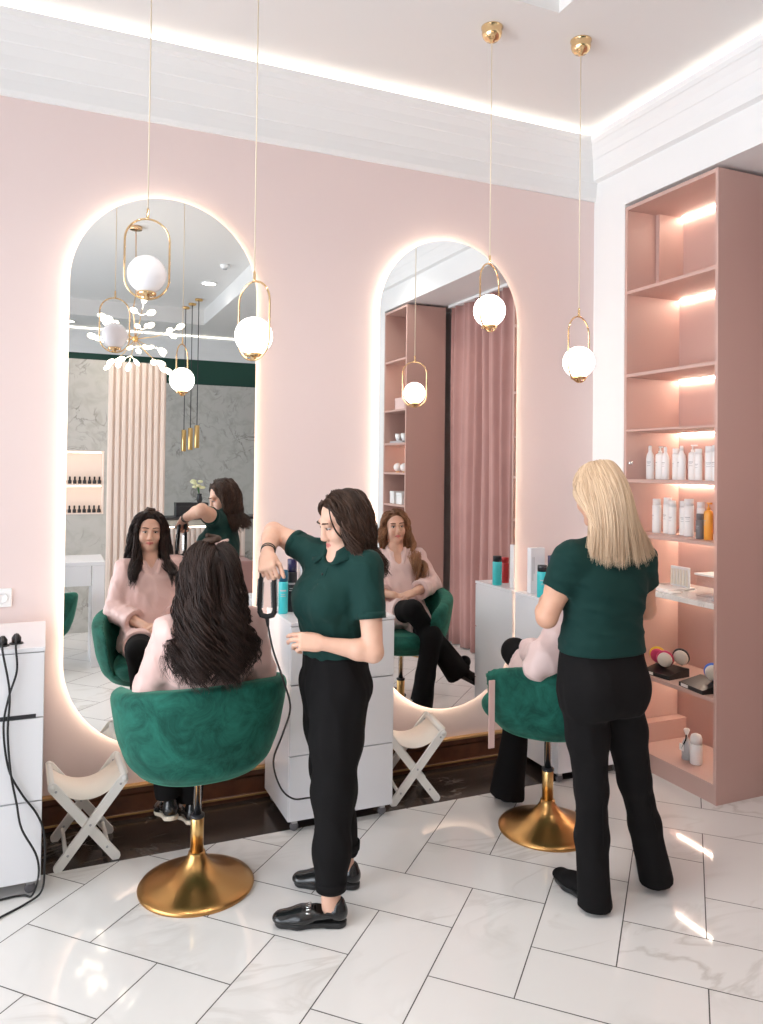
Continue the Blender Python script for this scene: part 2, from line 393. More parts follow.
    def halfspace(s, p, n, k=0., box=None):
        """cut away what lies beyond the plane, on the side the normal points to"""
        p = np.array(p, float); n = np.array(n, float); n /= np.linalg.norm(n)
        lo, hi = (s.lo, s.lo + s.h * s.n) if box is None else box
        sl, X, Y, Z = s.region(lo, hi)
        D = (X - F32(p[0])) * F32(n[0]) + (Y - F32(p[1])) * F32(n[1]) + (Z - F32(p[2])) * F32(n[2])
        s.smax(sl, D, k); return s
    def offset(s, fn):
        X, Y, Z = np.meshgrid(*s.ax, indexing='ij', sparse=True); s.a += fn(X, Y, Z).astype(F32); return s
    def mesh(s, name='sculpt', keep=False):
        a = s.a; n = a.shape; ins = a < 0
        cnt = np.zeros((n[0] - 1, n[1] - 1, n[2] - 1), np.int8)
        for i in (0, 1):
            for j in (0, 1):
                for k in (0, 1): cnt += ins[i:n[0] - 1 + i, j:n[1] - 1 + j, k:n[2] - 1 + k]
        cells = np.argwhere((cnt > 0) & (cnt < 8)); idx = -np.ones(cnt.shape, np.int32); idx[tuple(cells.T)] = np.arange(len(cells))
        P = np.zeros((len(cells), 3)); W = np.zeros(len(cells)); C = [(i, j, k) for i in (0, 1) for j in (0, 1) for k in (0, 1)]
        val = {c: a[cells[:, 0] + c[0], cells[:, 1] + c[1], cells[:, 2] + c[2]] for c in C}
        for c in C:
            for ax in range(3):
                if c[ax] == 0:
                    d = list(c); d[ax] = 1; d = tuple(d); va, vb = val[c], val[d]; m = (va < 0) != (vb < 0)
                    t = np.where(m, va / np.where(m, va - vb, 1), 0); p = np.tile(np.array(c, float), (len(cells), 1)); p[:, ax] += t
                    P[m] += p[m]; W[m] += 1
        V = s.lo + s.h * (cells + P / W[:, None])
        faces = []
        for ax in range(3):
            b, c = [(1, 2), (2, 0), (0, 1)][ax]
            sl0 = [slice(None)] * 3; sl1 = [slice(None)] * 3; sl0[ax] = slice(0, -1); sl1[ax] = slice(1, None)
            e = np.argwhere(ins[tuple(sl0)] != ins[tuple(sl1)])
            e = e[(e[:, b] > 0) & (e[:, c] > 0) & (e[:, b] < n[b] - 1) & (e[:, c] < n[c] - 1)]
            sign = ins[tuple(e.T)]
            q = []
            for db, dc in ((-1, -1), (0, -1), (0, 0), (-1, 0)):
                f = e.copy(); f[:, b] += db; f[:, c] += dc; q.append(idx[tuple(f.T)])
            q = np.stack(q, 1); q[~sign] = q[~sign][:, ::-1]; faces.append(q)
        F = np.concatenate(faces)
        me = bpy.data.meshes.new(name); me.vertices.add(len(V)); me.vertices.foreach_set('co', V.astype(F32).ravel())
        me.loops.add(F.size); me.loops.foreach_set('vertex_index', F.ravel().astype(np.int32))
        me.polygons.add(len(F)); me.polygons.foreach_set('loop_start', np.arange(0, F.size, 4, dtype=np.int32)); me.polygons.foreach_set('loop_total', np.full(len(F), 4, np.int32))
        me.polygons.foreach_set('use_smooth', np.ones(len(F), bool)); me.update(calc_edges=True); me.validate()
        return me

def smooth_mesh(me, it=1, f=.5):
    n = len(me.vertices); co = np.empty(n * 3, F32); me.vertices.foreach_get('co', co); co = co.reshape(-1, 3)
    e = np.empty(len(me.edges) * 2, np.int32); me.edges.foreach_get('vertices', e); e = e.reshape(-1, 2)
    deg = np.bincount(e.ravel(), minlength=n).astype(F32)[:, None]
    for _ in range(it):
        s = np.zeros_like(co)
        for c in range(3): s[:, c] = np.bincount(e[:, 0], co[e[:, 1], c], n) + np.bincount(e[:, 1], co[e[:, 0], c], n)
        co = co + f * (s / np.maximum(deg, 1) - co)
    me.vertices.foreach_set('co', co.ravel()); me.update(); return me

def folds(amp, freq, seed=0, stretch=(1, 1, 1), warp=.35, sharp=0.):
    """soft irregular cloth folds as a displacement field; sharp mixes in crease-like ridges"""
    r = np.random.default_rng(seed); ph = r.uniform(0, 6.28, 8)
    def fn(X, Y, Z):
        x = X * stretch[0] * freq; y = Y * stretch[1] * freq; z = Z * stretch[2] * freq
        wx = x + warp * np.sin(y * 1.3 + z * .7 + ph[0]) * 2; wy = y + warp * np.sin(z * 1.1 + x * .6 + ph[1]) * 2; wz = z + warp * np.sin(x * .9 + y * 1.2 + ph[2]) * 2
        o = .5 * np.sin(wx + wz * .8 + ph[3]) + .35 * np.sin(wy * 1.7 - wz + ph[4]) + .3 * np.sin(wx * 2.1 + wy * 1.4 + ph[5])
        if sharp: o = o * (1 - sharp) + sharp * (1.2 * np.abs(np.sin(wx * .6 + wz * .55 + ph[6])) ** .6 - .8 + .5 * np.abs(np.sin(wy * .8 - wx * .5 + ph[7])) ** .6 - .3)
        return amp * o
    return fn

def frame(fwd, up=(0, 0, 1)):
    """rotation whose columns are right, forward, up"""
    f = Vector(fwd).normalized(); r = f.cross(Vector(up)).normalized(); u = r.cross(f); return np.array([list(r), list(f), list(u)]).T

# ---- head: right / forward / up in the head's own frame, the origin in the middle of the head
def sculpt_head(s, c, R, k=1.0, smile=0.):
    c = np.array(c, float); P = lambda x, y, z: c + R @ (np.array((x, y, z)) * k)
    E = lambda p, r, kk=.02, sub=False, RR=None: s.ell(P(*p), np.array(r) * k, R if RR is None else R @ RR, kk, sub)
    K = lambda a, b, r1, r2, kk=.012, **kw: s.cone(P(*a), P(*b), r1 * k, r2 * k, kk, **kw)
    E((0, -.014, .034), (.073, .092, .082)); E((0, .030, -.035), (.058, .056, .076), .03)
    K((-.040, .010, -.072), (0, .064, -.098), .022, .017, .025); K((.040, .010, -.072), (0, .064, -.098), .022, .017, .025)
    E((0, .066, -.097), (.020, .017, .016), .015)
    for q in (-1, 1):
        E((q * .037, .056, -.032), (.024, .026, .028), .02)
        E((q * .031, .096, .006), (.019, .016, .013), .014, True)
        s.ell(P(q * .078, -.012, -.008), np.array((.011, .019, .031)) * k, R, .006)
        K((q * .010, .092, -.036), (q * .012, .094, -.038), .0085, .0075, .006)
    K((-.040, .075, .026), (.040, .075, .026), .013, .013, .018)
    K((0, .086, .016), (0, .101, -.029), .0085, .0120, .012); E((0, .103, -.031), (.0100, .0095, .0085), .008)
    lc = -.0555 if smile else -.0585      # corners of the mouth
    for q in (-1, 1): K((q * .0225, .078, lc), (q * .004, .0925, -.0575), .0035, .0062, .006); K((q * .0215, .078, lc - .002), (q * .002, .0885, -.0690), .0035, .0072, .007)
    if smile: K((-.015, .0985, -.0635), (.015, .0985, -.0635), .0035, .0035, .004, sub=True)

def face_parts(body, c, R, k=1.0, iris='iris', brow='brow', lid=.52):
    c = np.array(c, float); P = lambda x, y, z: Vector(c + R @ (np.array((x, y, z)) * k)); RM = Matrix(R.tolist())
    for q in (-1, 1):
        e = MB().sphere(P(q * .031, .0740, .006), .0125 * k, 16, (1.15, 1, lid), RM); eo = link('eye', e, 'eye_white', body)
        link('iris', MB().sphere(P(q * .031, .0848, .0055), .0060 * k, 12, (1, .5, min(1., lid * 1.75)), RM), iris, body)
        link('eyelash', MB().tube([P(q * (.031 + .0165 * t), .0885 - .012 * t * t, .006 + lid * .0135 * (1 - t * t)) for t in np.linspace(-1, 1, 9)], .0015 * k, 6), 'brow', body)
        link('eyebrow', MB().tube([P(q * (.031 + .021 * t), .0925 - .010 * t * t - .004 * t, .029 + .005 * (1 - t * t) + .002 * t) for t in np.linspace(-1, 1, 9)], [.0016 * k + .0020 * k * math.sin(PI * (i + 1) / 10) for i in range(9)], 6), brow, body)

def paint_lips(me, c, R, k=1.0):
    """second material on the lips"""
    n = len(me.vertices); co = np.empty(n * 3, F32); me.vertices.foreach_get('co', co); q = ((co.reshape(-1, 3) - np.array(c)) @ R) / k
    on = (q[:, 1] > .07) & (((q[:, 0] / .0255) ** 2 + ((q[:, 2] + .0630) / .0105) ** 2) < 1)
    lv = np.empty(len(me.loops), np.int32); me.loops.foreach_get('vertex_index', lv); f = on[lv.reshape(-1, 4)].all(1)
    me.polygons.foreach_set('material_index', f.astype(np.int32))

# ---- hand: d = direction of the fingers, n = the way the palm looks, side +1 when the thumb lies along d x n
def sculpt_hand(s, w, d, n, side, curl=(.5, .5, .5, .5), spread=.12, thumb=(.6, .2), k=1.0):
    """w wrist; curl per finger (index .. little) in radians per joint; thumb = (out angle, curl); returns finger tips"""
    w = np.array(w, float); d = np.array(d, float); d /= np.linalg.norm(d); n = np.array(n, float); n -= d * (n @ d); n /= np.linalg.norm(n); t = np.cross(d, n) * side
    P = lambda a, b, c: w + (d * a + t * b + n * c) * k
    K = lambda a, b, r1, r2, kk=.006: s.cone(a, b, r1 * k, r2 * k, kk)
    s.cone(P(.0, 0, 0), P(.03, .0, .002), .024 * k, .030 * k, .01, flat=(n, .62))
    for b in (-.026, -.009, .009, .026): K(P(.02, b * .7, .0), P(.082, b, 0), .0135, .0105, .010)
    K(P(.02, .018, .008), P(.05, .03, .012), .016, .012, .012)
    tips = []
    L = ((.040, .024, .020), (.044, .028, .021), (.041, .026, .020), (.032, .019, .017))
    for i, b in enumerate((.027, .009, -.009, -.026)):
        p = P(.084 - (.004 if i in (0, 2) else 0) - (.010 if i == 3 else 0), b, 0); a = 0.; ang = spread * (1.5 - i) * .6
        base = d * math.cos(ang) + t * math.sin(ang); r = (.0086, .0088, .0084, .0074)[i]
        for j in range(3):
            a += curl[i] * (1., 1.15, .7)[j]; q = p + (base * math.cos(a) + n * math.sin(a)) * L[i][j] * k; K(p, q, r, r * .9, .004); p = q; r *= .9
        tips.append(p)
    p = P(.028, .026, .010); o = thumb[0]; v = d * math.cos(o) + t * math.sin(o) + n * .25; v /= np.linalg.norm(v)
    q = p + v * .040 * k; K(p, q, .0125, .0105, .008)
    v2 = v * math.cos(thumb[1]) + (d * .5 + n * .8 - t * .3) * math.sin(thumb[1]); v2 /= np.linalg.norm(v2)
    q2 = q + v2 * .030 * k; K(q, q2, .0105, .0092, .004); v3 = v2 * .85 + (d * .3 + n * .3) * .5; v3 /= np.linalg.norm(v3); q3 = q2 + v3 * .022 * k; K(q2, q3, .0092, .0078, .004)
    return tips, q3

# ---- hair: many tapered locks that fall over the head and shoulders
def hair_locks(roots, dirs, lens, colliders, stiff=.55, wave=(0, 9., 0.), rad=.0019, nseg=28, seed=1, kids=14, clump=.011, sides=4, bulge=1.0, face=None, sway=None, level=False):
    """guide locks that fall over the colliders [(centre, R, radii)], each fanned out into fine strands; wave=(amplitude, turns per metre, growth)"""
    r = np.random.default_rng(seed); N = len(roots); p = np.array(roots, float); d = np.array(dirs, float); d /= np.linalg.norm(d, axis=1)[:, None]
    n = nseg; st = np.array(lens)[:, None] / n; pts = [p.copy()]; g = np.array((0, 0, -1.)); clear = r.uniform(.002, .014, N) * bulge
    if colliders:      # start flat along the skull
        c_, R_, rd_ = colliders[0]; nn = ((p - c_) @ R_) / np.array(rd_) ** 2; nn /= np.linalg.norm(nn, axis=1)[:, None]; nn = nn @ R_.T
        d = d + g * .15; d -= nn * ((d * nn).sum(1))[:, None]; d /= np.linalg.norm(d, axis=1)[:, None] + 1e-6; d += nn * .10
        # locks that root lower lie under those from the crown, and end level with them
        hz = np.clip(((p - colliders[0][0]) @ colliders[0][1])[:, 2] / .11, 0, 1); clear *= .25 + .75 * hz; st = st * (.72 + .28 * hz)[:, None] if level else st
    for i in range(n):
        t = i / n; w = (.20 + .80 * min(1, t * 3.2)) * (1 - stiff)
        d = d * stiff + (g if sway is None else g + np.array(sway)) * w; d /= np.linalg.norm(d, axis=1)[:, None]; p = p + d * st
        for (c, R, rd) in colliders:
            q = (p - c) @ R; e = np.array(rd)[None, :] + clear[:, None] * min(1., .25 + t * 4); m = np.sqrt(((q / e) ** 2).sum(1)); hit = m < 1
            if hit.any(): p[hit] = c + (q[hit] / np.maximum(m[hit], 1e-4)[:, None]) @ R.T
        if face is not None:      # keep the face clear: (centre, R, furthest forward low, high)
            q = (p - face[0]) @ face[1]; lim = face[2] + (face[3] - face[2]) * np.clip((q[:, 2] - .02) / .07, 0, 1)
            over = (q[:, 1] > lim) & (q[:, 2] < .10) & (q[:, 2] > -.16)
            q[:, 1] = np.where(over, q[:, 1] * .35 + lim * .65, q[:, 1]); p = face[0] + q @ face[1].T
        dn = p - pts[-1]; d = dn / np.maximum(np.linalg.norm(dn, axis=1), 1e-6)[:, None]; pts.append(p.copy())
    return hair_fan(np.stack(pts, 1), lens, colliders, wave, rad, seed, kids, clump, sides)

def hair_fan(G, lens, colliders=(), wave=(0, 9., 0.), rad=.0019, seed=1, kids=14, clump=.011, sides=4):
    r = np.random.default_rng(seed + 100); N, n = G.shape[0], G.shape[1] - 1; roots = G[:, 0]; t = np.linspace(0, 1, n + 1)
    # fan every guide out into strands that stay together at the root and the tip
    K = kids; NK = N * K
    T = np.gradient(G, axis=1); T /= np.linalg.norm(T, axis=2)[:, :, None] + 1e-9
    A = np.cross(T, np.array((.31, .22, .93))); A /= np.linalg.norm(A, axis=2)[:, :, None] + 1e-6; B = np.cross(T, A)
    a = r.uniform(0, 6.28, (N, K)); rr = np.sqrt(r.uniform(0, 1, (N, K))) * clump
    shp = (.75 + .5 * np.minimum(1, t * 3)) * np.where(t > .7, 1 - .55 * (t - .7) / .3, 1.)
    oa = (rr * np.cos(a))[:, :, None] * shp; ob = (rr * np.sin(a))[:, :, None] * shp * .75
    # the strands of one lock wave together
    ph = (roots @ np.array((23., 17., 11.)))[:, None] + r.normal(0, 2.2, (N, 1)); fr = wave[1] * r.uniform(.85, 1.15, (N, 1)); s = t[None] * np.array(lens)[:, None]
    amp = wave[0] * np.clip((t - .15) / .35, 0, 1) * (1 + wave[2] * t)
    wa = amp[None] * np.sin(fr * s * 6.283 + ph); wb = amp[None] * np.cos(fr * s * 6.283 + ph) * .8
    jit = r.normal(0, .25, (N, K, 1)); 
    Q = G[:, None] + A[:, None] * (oa + wa[:, None] * (1 + jit))[..., None] + B[:, None] * (ob + wb[:, None] * (1 + jit))[..., None]
    cut = r.uniform(.86, 1., (N, K)); Q = Q.reshape(NK, n + 1, 3)
    # uneven ends
    idx = (np.linspace(0, 1, n + 1)[None] * cut.reshape(-1, 1)) * n; i0 = np.minimum(idx.astype(int), n - 1); fz = (idx - i0)[..., None]
    ar = np.arange(NK)[:, None]; Q = Q[ar, i0] * (1 - fz) + Q[ar, i0 + 1] * fz
    for (c, R, rd) in colliders[:2]:
        q = (Q - c) @ R; m = np.sqrt(((q / np.array(rd)) ** 2).sum(2)); hit = m < 1.0; f = np.where(hit, 1 / np.maximum(m, 1e-3), 1.); Q = c + (q * f[..., None]) @ R.T
    T = np.gradient(Q, axis=1); T /= np.linalg.norm(T, axis=2)[:, :, None] + 1e-9
    A = np.cross(T, np.array((.31, .22, .93))); A /= np.linalg.norm(A, axis=2)[:, :, None] + 1e-6; B = np.cross(T, A)
    prof = np.where(t < .7, 1, 1 - .85 * (t - .7) / .3)[None]; R0 = rad * r.uniform(.65, 1.35, (NK, 1)) * prof
    ang = np.arange(sides) / sides * 2 * PI
    V = (Q[:, :, None, :] + R0[:, :, None, None] * (A[:, :, None, :] * np.cos(ang)[None, None, :, None] + B[:, :, None, :] * np.sin(ang)[None, None, :, None])).reshape(-1, 3)
    M1 = n + 1; base = (np.arange(NK) * M1 * sides)[:, None, None]; ii = np.arange(n)[None, :, None]; kk = np.arange(sides)[None, None, :]
    q0 = base + ii * sides + kk; q1 = base + ii * sides + (kk + 1) % sides; F = np.stack([q0, q1, q1 + sides, q0 + sides], -1).reshape(-1, 4)
    lock = np.clip(np.repeat(r.uniform(0, 1, N), K) * .6 + r.uniform(0, .4, NK), 0, 1)
    return V, F, np.repeat(lock, M1 * sides), np.tile(np.repeat(t, sides), NK)

def hair_object(name, sets, m, parent):
    V = []; F = []; Lk = []; Al = []; o = 0
    for v, f, l, a in sets: V.append(v); F.append(f + o); Lk.append(l); Al.append(a); o += len(v)
    V = np.concatenate(V); F = np.concatenate(F); Lk = np.concatenate(Lk); Al = np.concatenate(Al)
    me = bpy.data.meshes.new(name); me.vertices.add(len(V)); me.vertices.foreach_set('co', V.astype(F32).ravel())
    me.loops.add(F.size); me.loops.foreach_set('vertex_index', F.ravel().astype(np.int32)); me.polygons.add(len(F))
    me.polygons.foreach_set('loop_start', np.arange(0, F.size, 4, dtype=np.int32)); me.polygons.foreach_set('loop_total', np.full(len(F), 4, np.int32)); me.polygons.foreach_set('use_smooth', np.ones(len(F), bool))
    me.update(calc_edges=True)
    at = me.attributes.new('lock', 'FLOAT_COLOR', 'POINT'); at.data.foreach_set('color', np.stack([Lk, Al, Lk * 0, Lk * 0 + 1], 1).astype(F32).ravel())
    return link(name, me, m, parent)

def guide_paths(paths, count, jit, seed=1, n=34):
    """hand laid guide curves, each repeated with a little scatter"""
    r = np.random.default_rng(seed); out = []
    for p in paths:
        q = np.array([list(v) for v in smooth_path(p, 10)]); u = np.linspace(0, len(q) - 1, n + 1); i = np.minimum(u.astype(int), len(q) - 2); f = (u - i)[:, None]; q = q[i] * (1 - f) + q[i + 1] * f
        for _ in range(count): out.append(q + r.normal(0, jit, 3) * np.linspace(.5, 1.2, n + 1)[:, None])
    return np.array(out)

def scalp_roots(c, R, k, n, seed=3, low=-.03, part=0., zmin=.022):
    """points over the hair-bearing skull, with directions combed away from the parting and back"""
    r = np.random.default_rng(seed); out = []; D = []
    while len(out) < n:
        v = r.normal(size=3); v /= np.linalg.norm(v); q = np.array((0, -.014, .034)) + v * np.array((.0735, .0925, .0825))
        y, z = q[1], q[2]
        if z < low - .045 and y > -.05: continue
        if z < zmin or y > .050: continue
        if y > .02 and z < .085 - (.075 - y) * .55: continue      # forehead and temples stay bare
        if y > -.005 and z < .03: continue                        # round the ear
        out.append(q); s = 1 if q[0] > part else -1
        D.append(np.array((s * (.9 if z > .05 else .3), -.5 if y < .05 else -.25, .15 if z > .06 else -.6)))
    return c + (np.array(out) * k) @ R.T, np.array(D) @ R.T
def smooth_path(pts, n=8):
    P = [Vector(p) for p in pts]; P = [P[0] * 2 - P[1]] + P + [P[-1] * 2 - P[-2]]; out = []
    for i in range(1, len(P) - 2):
        for k in range(n):
            t = k / n; a, b, c, d = P[i - 1:i + 3]
            out.append(.5 * ((2 * b) + (c - a) * t + (2 * a - 5 * b + 4 * c - d) * t * t + (3 * b - a - 3 * c + d) * t ** 3))
    return out + [P[-2]]
# ------------------------------------------------------------------ the room
YW, YM, XR, ZC, ZD = 4.045, 4.01, 3.235, 3.868, 4.10      # mirror wall, mirror glass, alcove front, ceiling, coffer
def solid(*boxes, bevel=0.):
    m = MB()
    for b in boxes: m.box(b[0], b[1], bevel)
    return m

def floor_tiles():
    W = .3001; S = math.sqrt(.5); X0, X1, Y0, Y1 = -3.2, 6.5, -5.0, 3.612
    V = []; F = []; col = []; mi = []
    def clip(poly, f):
        out = []
        for i in range(len(poly)):
            p, q = poly[i], poly[(i + 1) % len(poly)]; a, b = f(p), f(q)
            if a >= 0: out.append(p)
            if (a >= 0) != (b >= 0): t = a / (a - b); out.append((p[0] + (q[0] - p[0]) * t, p[1] + (q[1] - p[1]) * t))
        return out
    def tile(a0, a1, b0, b1):
        g = .0022 / W; a0 += g; a1 -= g; b0 += g; b1 -= g
        poly = []
        for a, b in ((a0, b0), (a1, b0), (a1, b1), (a0, b1)):
            A = (a + .57) * W; B = (b + .245) * W; poly.append(((A + B) * S, (A - B) * S))
        for f in (lambda p: p[0] - X0, lambda p: X1 - p[0], lambda p: p[1] - Y0, lambda p: Y1 - p[1]):
            if len(poly) >= 3: poly = clip(poly, f)
        if len(poly) < 3: return
        o = len(V); V.extend((x, y, 0.) for x, y in poly); F.append(tuple(range(o, o + len(poly)))); mi.append(0)
        col.append((random.random(), random.random(), random.random(), 1))
    for k in range(-30, 36):
        s0 = -7 + ((k - 8) % 4)
        for j in range(-12, 14):
            s = s0 + 4 * j
            tile(k - 1, k + 1, s - 1, s)
            tile(k, k + 1, s + 1, s + 3)
    o = len(V); V += [(X0, Y0, -.003), (X1, Y0, -.003), (X1, Y1, -.003), (X0, Y1, -.003)]; F.append((o, o + 1, o + 2, o + 3)); mi.append(1); col.append((0, 0, 0, 1))
    o = len(V); z = -.12; V += [(X0, Y0, z), (X1, Y0, z), (X1, Y1, z), (X0, Y1, z)]; F.append((o + 3, o + 2, o + 1, o)); mi.append(1); col.append((0, 0, 0, 1))
    me = bpy.data.meshes.new('floor'); me.from_pydata(V, [], F); me.update()
    bm = bmesh.new(); bm.from_mesh(me)
    for f in bm.faces:
        if f.normal.z < 0 and f.index != len(F) - 1: f.normal_flip()
    bm.to_mesh(me); bm.free()
    me.polygons.foreach_set('material_index', mi)
    at = me.attributes.new('tile', 'FLOAT_COLOR', 'FACE'); at.data.foreach_set('color', np.array(col, F32).ravel())
    return me
struct('floor', floor_tiles(), ['floor_tile', 'grout'])
struct('trim_1', solid(((-3.2, 3.612, -.12), (3.9, YW, .0))), 'dark_marble')          # dark stone border along the mirror wall
struct('wall_back', solid(((-3.2, YW, -.1), (3.95, YW + .15, ZD + .1))), 'pink_wall')
# baseboard: moulded mahogany with gilt edges
bb = MB().extrude([(-3.2, YW - p, z) for p, z in ((0, 0), (.030, 0), (.030, .022), (.022, .032), (.018, .11), (.028, .125), (.028, .150), (0, .150))], (XR + 3.2, 0, 0))
struct('baseboard_back', bb, 'wood')
struct('trim_2', solid(((-3.2, YW - .034, .150), (XR, YW, .163)), ((-3.2, YW - .036, .020), (XR, YW - .029, .030)), bevel=.002), 'wood_gold')
# right side: pilaster, beam over the alcove, alcove back wall
struct('wall_right', solid(((XR, 3.752, -.1), (3.95, YW, ZD + .1)), ((XR, .578, 3.385), (3.95, 3.752, ZD + .1)), ((3.86, .30, -.1), (3.95, 3.752, 3.385)), ((XR, .30, -.1), (3.86, .578, ZD + .1))), 'white_paint')
struct('wall_far', solid(((-3.3, -5.1, -.1), (6.6, -4.96, ZD + .1))), 'green_paint')
struct('wall_side', solid(((6.5, -5.0, -.1), (6.6, .5, ZD + .1)), ((3.95, .3, -.1), (6.5, .4, ZD + .1))), 'white_paint')
WX = -3.0      # window wall
struct('wall_left', solid(((WX - .15, -4.96, -.1), (WX, -3.6, ZD + .1)), ((WX - .15, -3.6, -.1), (WX, 3.7, .25)), ((WX - .15, -3.6, 3.35), (WX, 3.7, ZD + .1)), ((WX - .15, .0, .25), (WX, .3, 3.35)), ((WX - .15, 3.7, -.1), (WX, YW, ZD + .1))), 'white_paint')
for i, (y0, y1) in enumerate(((-3.6, 0.), (.3, 3.7))):
    n = MB(); t = .07
    for lo, hi in (((y0, .25), (y1, .25 + t)), ((y0, 3.35 - t), (y1, 3.35)), ((y0, .25), (y0 + t, 3.35)), ((y1 - t, .25), (y1, 3.35)), (((y0 + y1) / 2 - .03, .25), ((y0 + y1) / 2 + .03, 3.35))):
        n.box((WX - .11, lo[0], lo[1]), (WX - .04, hi[0], hi[1]))
    w = struct('window_%d' % (i + 1), n, 'white_paint')
    g = link('pane', solid(((WX - .080, y0 + .06, .31), (WX - .072, y1 - .06, 3.29))), 'window_glass', w); g['kind'] = 'structure'
# ceiling: lower border with a raised coffer
cx0, cx1, cy0, cy1 = -2.3, 2.142, -3.8, 2.940
struct('ceiling', solid(((-3.2, cy1, ZC), (XR + .1, YW + .1, ZD + .2)), ((cx1, -5.0, ZC), (6.6, cy1, ZD + .2)), ((-3.2, -5.0, ZC), (cx1, cy0, ZD + .2)), ((-3.2, cy0, ZC), (cx0, cy1, ZD + .2)), ((cx0, cy0, ZD), (cx1, cy1, ZD + .2))), 'ceiling_paint')
# cornice with a light cove on top
prof = ((0, 3.486), (.012, 3.486), (.015, 3.496), (.020, 3.512), (.024, 3.56), (.030, 3.60), (.034, 3.604), (.052, 3.66), (.075, 3.71), (.080, 3.714), (.100, 3.752), (.124, 3.785), (.130, 3.788), (.142, 3.805), (.150, 3.835), (.138, 3.840), (.134, 3.822), (0, 3.822))
struct('trim_3', MB().extrude([(-3.0, YW - p, z) for p, z in prof], (XR + 3.0, 0, 0)), 'white_paint')
struct('trim_4', MB().extrude([(XR - p, .30, z + .006) for p, z in prof[6:]] + [(XR, .30, 3.60)], (0, YW - .30, 0)), 'white_paint')
struct('trim_7', solid(((-3.0, -4.962, 3.486), (6.4, -4.95, 4.0))), 'white_paint')
struct('trim_5', MB().extrude([(-3.0, -4.96 + p, z) for p, z in prof], (9.4, 0, 0)), 'white_paint')
def strip(name, lo, hi, label, m='led_cove'):
    return tag(link(name, solid((lo, hi)), m), label, 'light strip')
strip('cove_light_strip', (-3.0, YW - .085, 3.823), (XR - .14, YW - .070, 3.832), 'warm light strip hidden on the cornice above the pink mirror wall')
strip('cove_light_strip', (XR - .085, .35, 3.829), (XR - .070, YW - .14, 3.838), 'warm light strip hidden on the cornice above the shelf alcove')
strip('cove_light_strip', (-3.0, -4.96 + .070, 3.823), (6.3, -4.96 + .085, 3.832), 'warm light strip on the far cornice seen in the tall mirror')

# ------------------------------------------------------------------ arched mirrors with a halo of light
def capsule(cx, cz, r, hs, n=40):
    pts = [(cx + r * math.cos(PI * k / n), cz + hs + r * math.sin(PI * k / n)) for k in range(n + 1)]
    return pts + [(cx + r * math.cos(PI + PI * k / n), cz - hs + r * math.sin(PI + PI * k / n)) for k in range(n + 1)]
def mirror(cx, z0, z1, r, label):
    t = thing('wall_mirror', label, 'mirror', (cx, YW, (z0 + z1) / 2))
    cz = (z0 + z1) / 2; hs = (z1 - z0) / 2 - r
    link('mirror_glass', MB().extrude([(x, YM, z) for x, z in capsule(cx, cz, r, hs)], (0, .006, 0)), 'mirror', t)
    link('backing', MB().extrude([(x, YM + .0062, z) for x, z in capsule(cx, cz, r - .045, hs)], (0, .0285, 0)), 'white_plastic', t)
    a = capsule(cx, cz, r - .022, hs, 48); b = capsule(cx, cz, r - .034, hs, 48); m = MB(); n = len(a)
    vs = [(x, y, z) for y in (YM + .012, YM + .026) for L in (a, b) for x, z in L]; fs = []
    for k in range(n):
        j = (k + 1) % n
        fs += [(k, j, 2 * n + j, 2 * n + k), (n + k, 3 * n + k, 3 * n + j, n + j), (2 * n + k, 2 * n + j, 3 * n + j, 3 * n + k), (k, n + k, n + j, j)]
    link('light_strip', m.add(vs, fs), 'led_warm', t)
    return t
mirror(.543, .345, 3.095, .459, 'tall capsule mirror with glowing edge showing the dark haired client and a leaf chandelier')
mirror(2.170, .345, 3.090, .458, 'tall capsule mirror with glowing edge showing a pink curtain and a smiling client')

# ------------------------------------------------------------------ pendants: globe in an oval gold ring
def make_pendant(x, y, zc, rot, lit, label):
    t = thing('pendant_lamp', label, 'pendant lamp', (x, y, zc), rot)
    hw, hh = .086, .161; rr = hw
    pts = [(rr * math.cos(PI * k / 20), 0, hh - rr + rr * math.sin(PI * k / 20)) for k in range(21)] + [(rr * math.cos(PI + PI * k / 20), 0, -(hh - rr) + rr * math.sin(PI + PI * k / 20)) for k in range(21)]
    link('ring', MB().tube(pts, .0042, 8, closed=True), 'gold_polish', t, False)
    link('globe', MB().sphere((0, 0, -.062), .0765, 32), 'globe_lit' if lit else 'globe_off', t, False)
    link('cup', MB().lathe([(.006, -.163), (.012, -.160), (.012, -.148), (.036, -.146), (.039, -.136), (.033, -.131)], 20), 'gold_polish', t, False)
    link('stem', MB().lathe([(.003, .205), (.005, .200), (.006, .165), (.009, .160)], 10), 'gold_polish', t, False)
    link('cord', MB().tube([(0, 0, .20), (0, 0, ZC - zc - .06)], .0028, 8), mat('cream_cord', (.75, .66, .52), .6) if 'cream_cord' not in bpy.data.materials else bpy.data.materials['cream_cord'], t, False)
    h = ZC - zc
    link('canopy', MB().lathe([(.004, h - .076), (.012, h - .074), (.014, h - .068), (.030, h - .064), (.043, h - .050), (.049, h - .032), (.046, h - .014), (.052, h - .006), (.052, h - .0005)], 28), 'gold_polish', t, False)
    return t
rz = math.radians
make_pendant(.352, 3.20, 2.573, rz(-7), False, 'unlit pendant with a white opal globe hanging before the tall mirror')
make_pendant(.763, 3.095, 2.343, rz(-58), True, 'lit pendant overlapping the edge of the mirror with the dark haired client')
make_pendant(1.922, 3.17, 2.565, rz(28), True, 'lit pendant hanging before the curtain mirror, higher of the pair near the corner')
make_pendant(2.381, 3.087, 2.339, rz(18), True, 'lit pendant beside the white corner pilaster, lower of the pair near the corner')

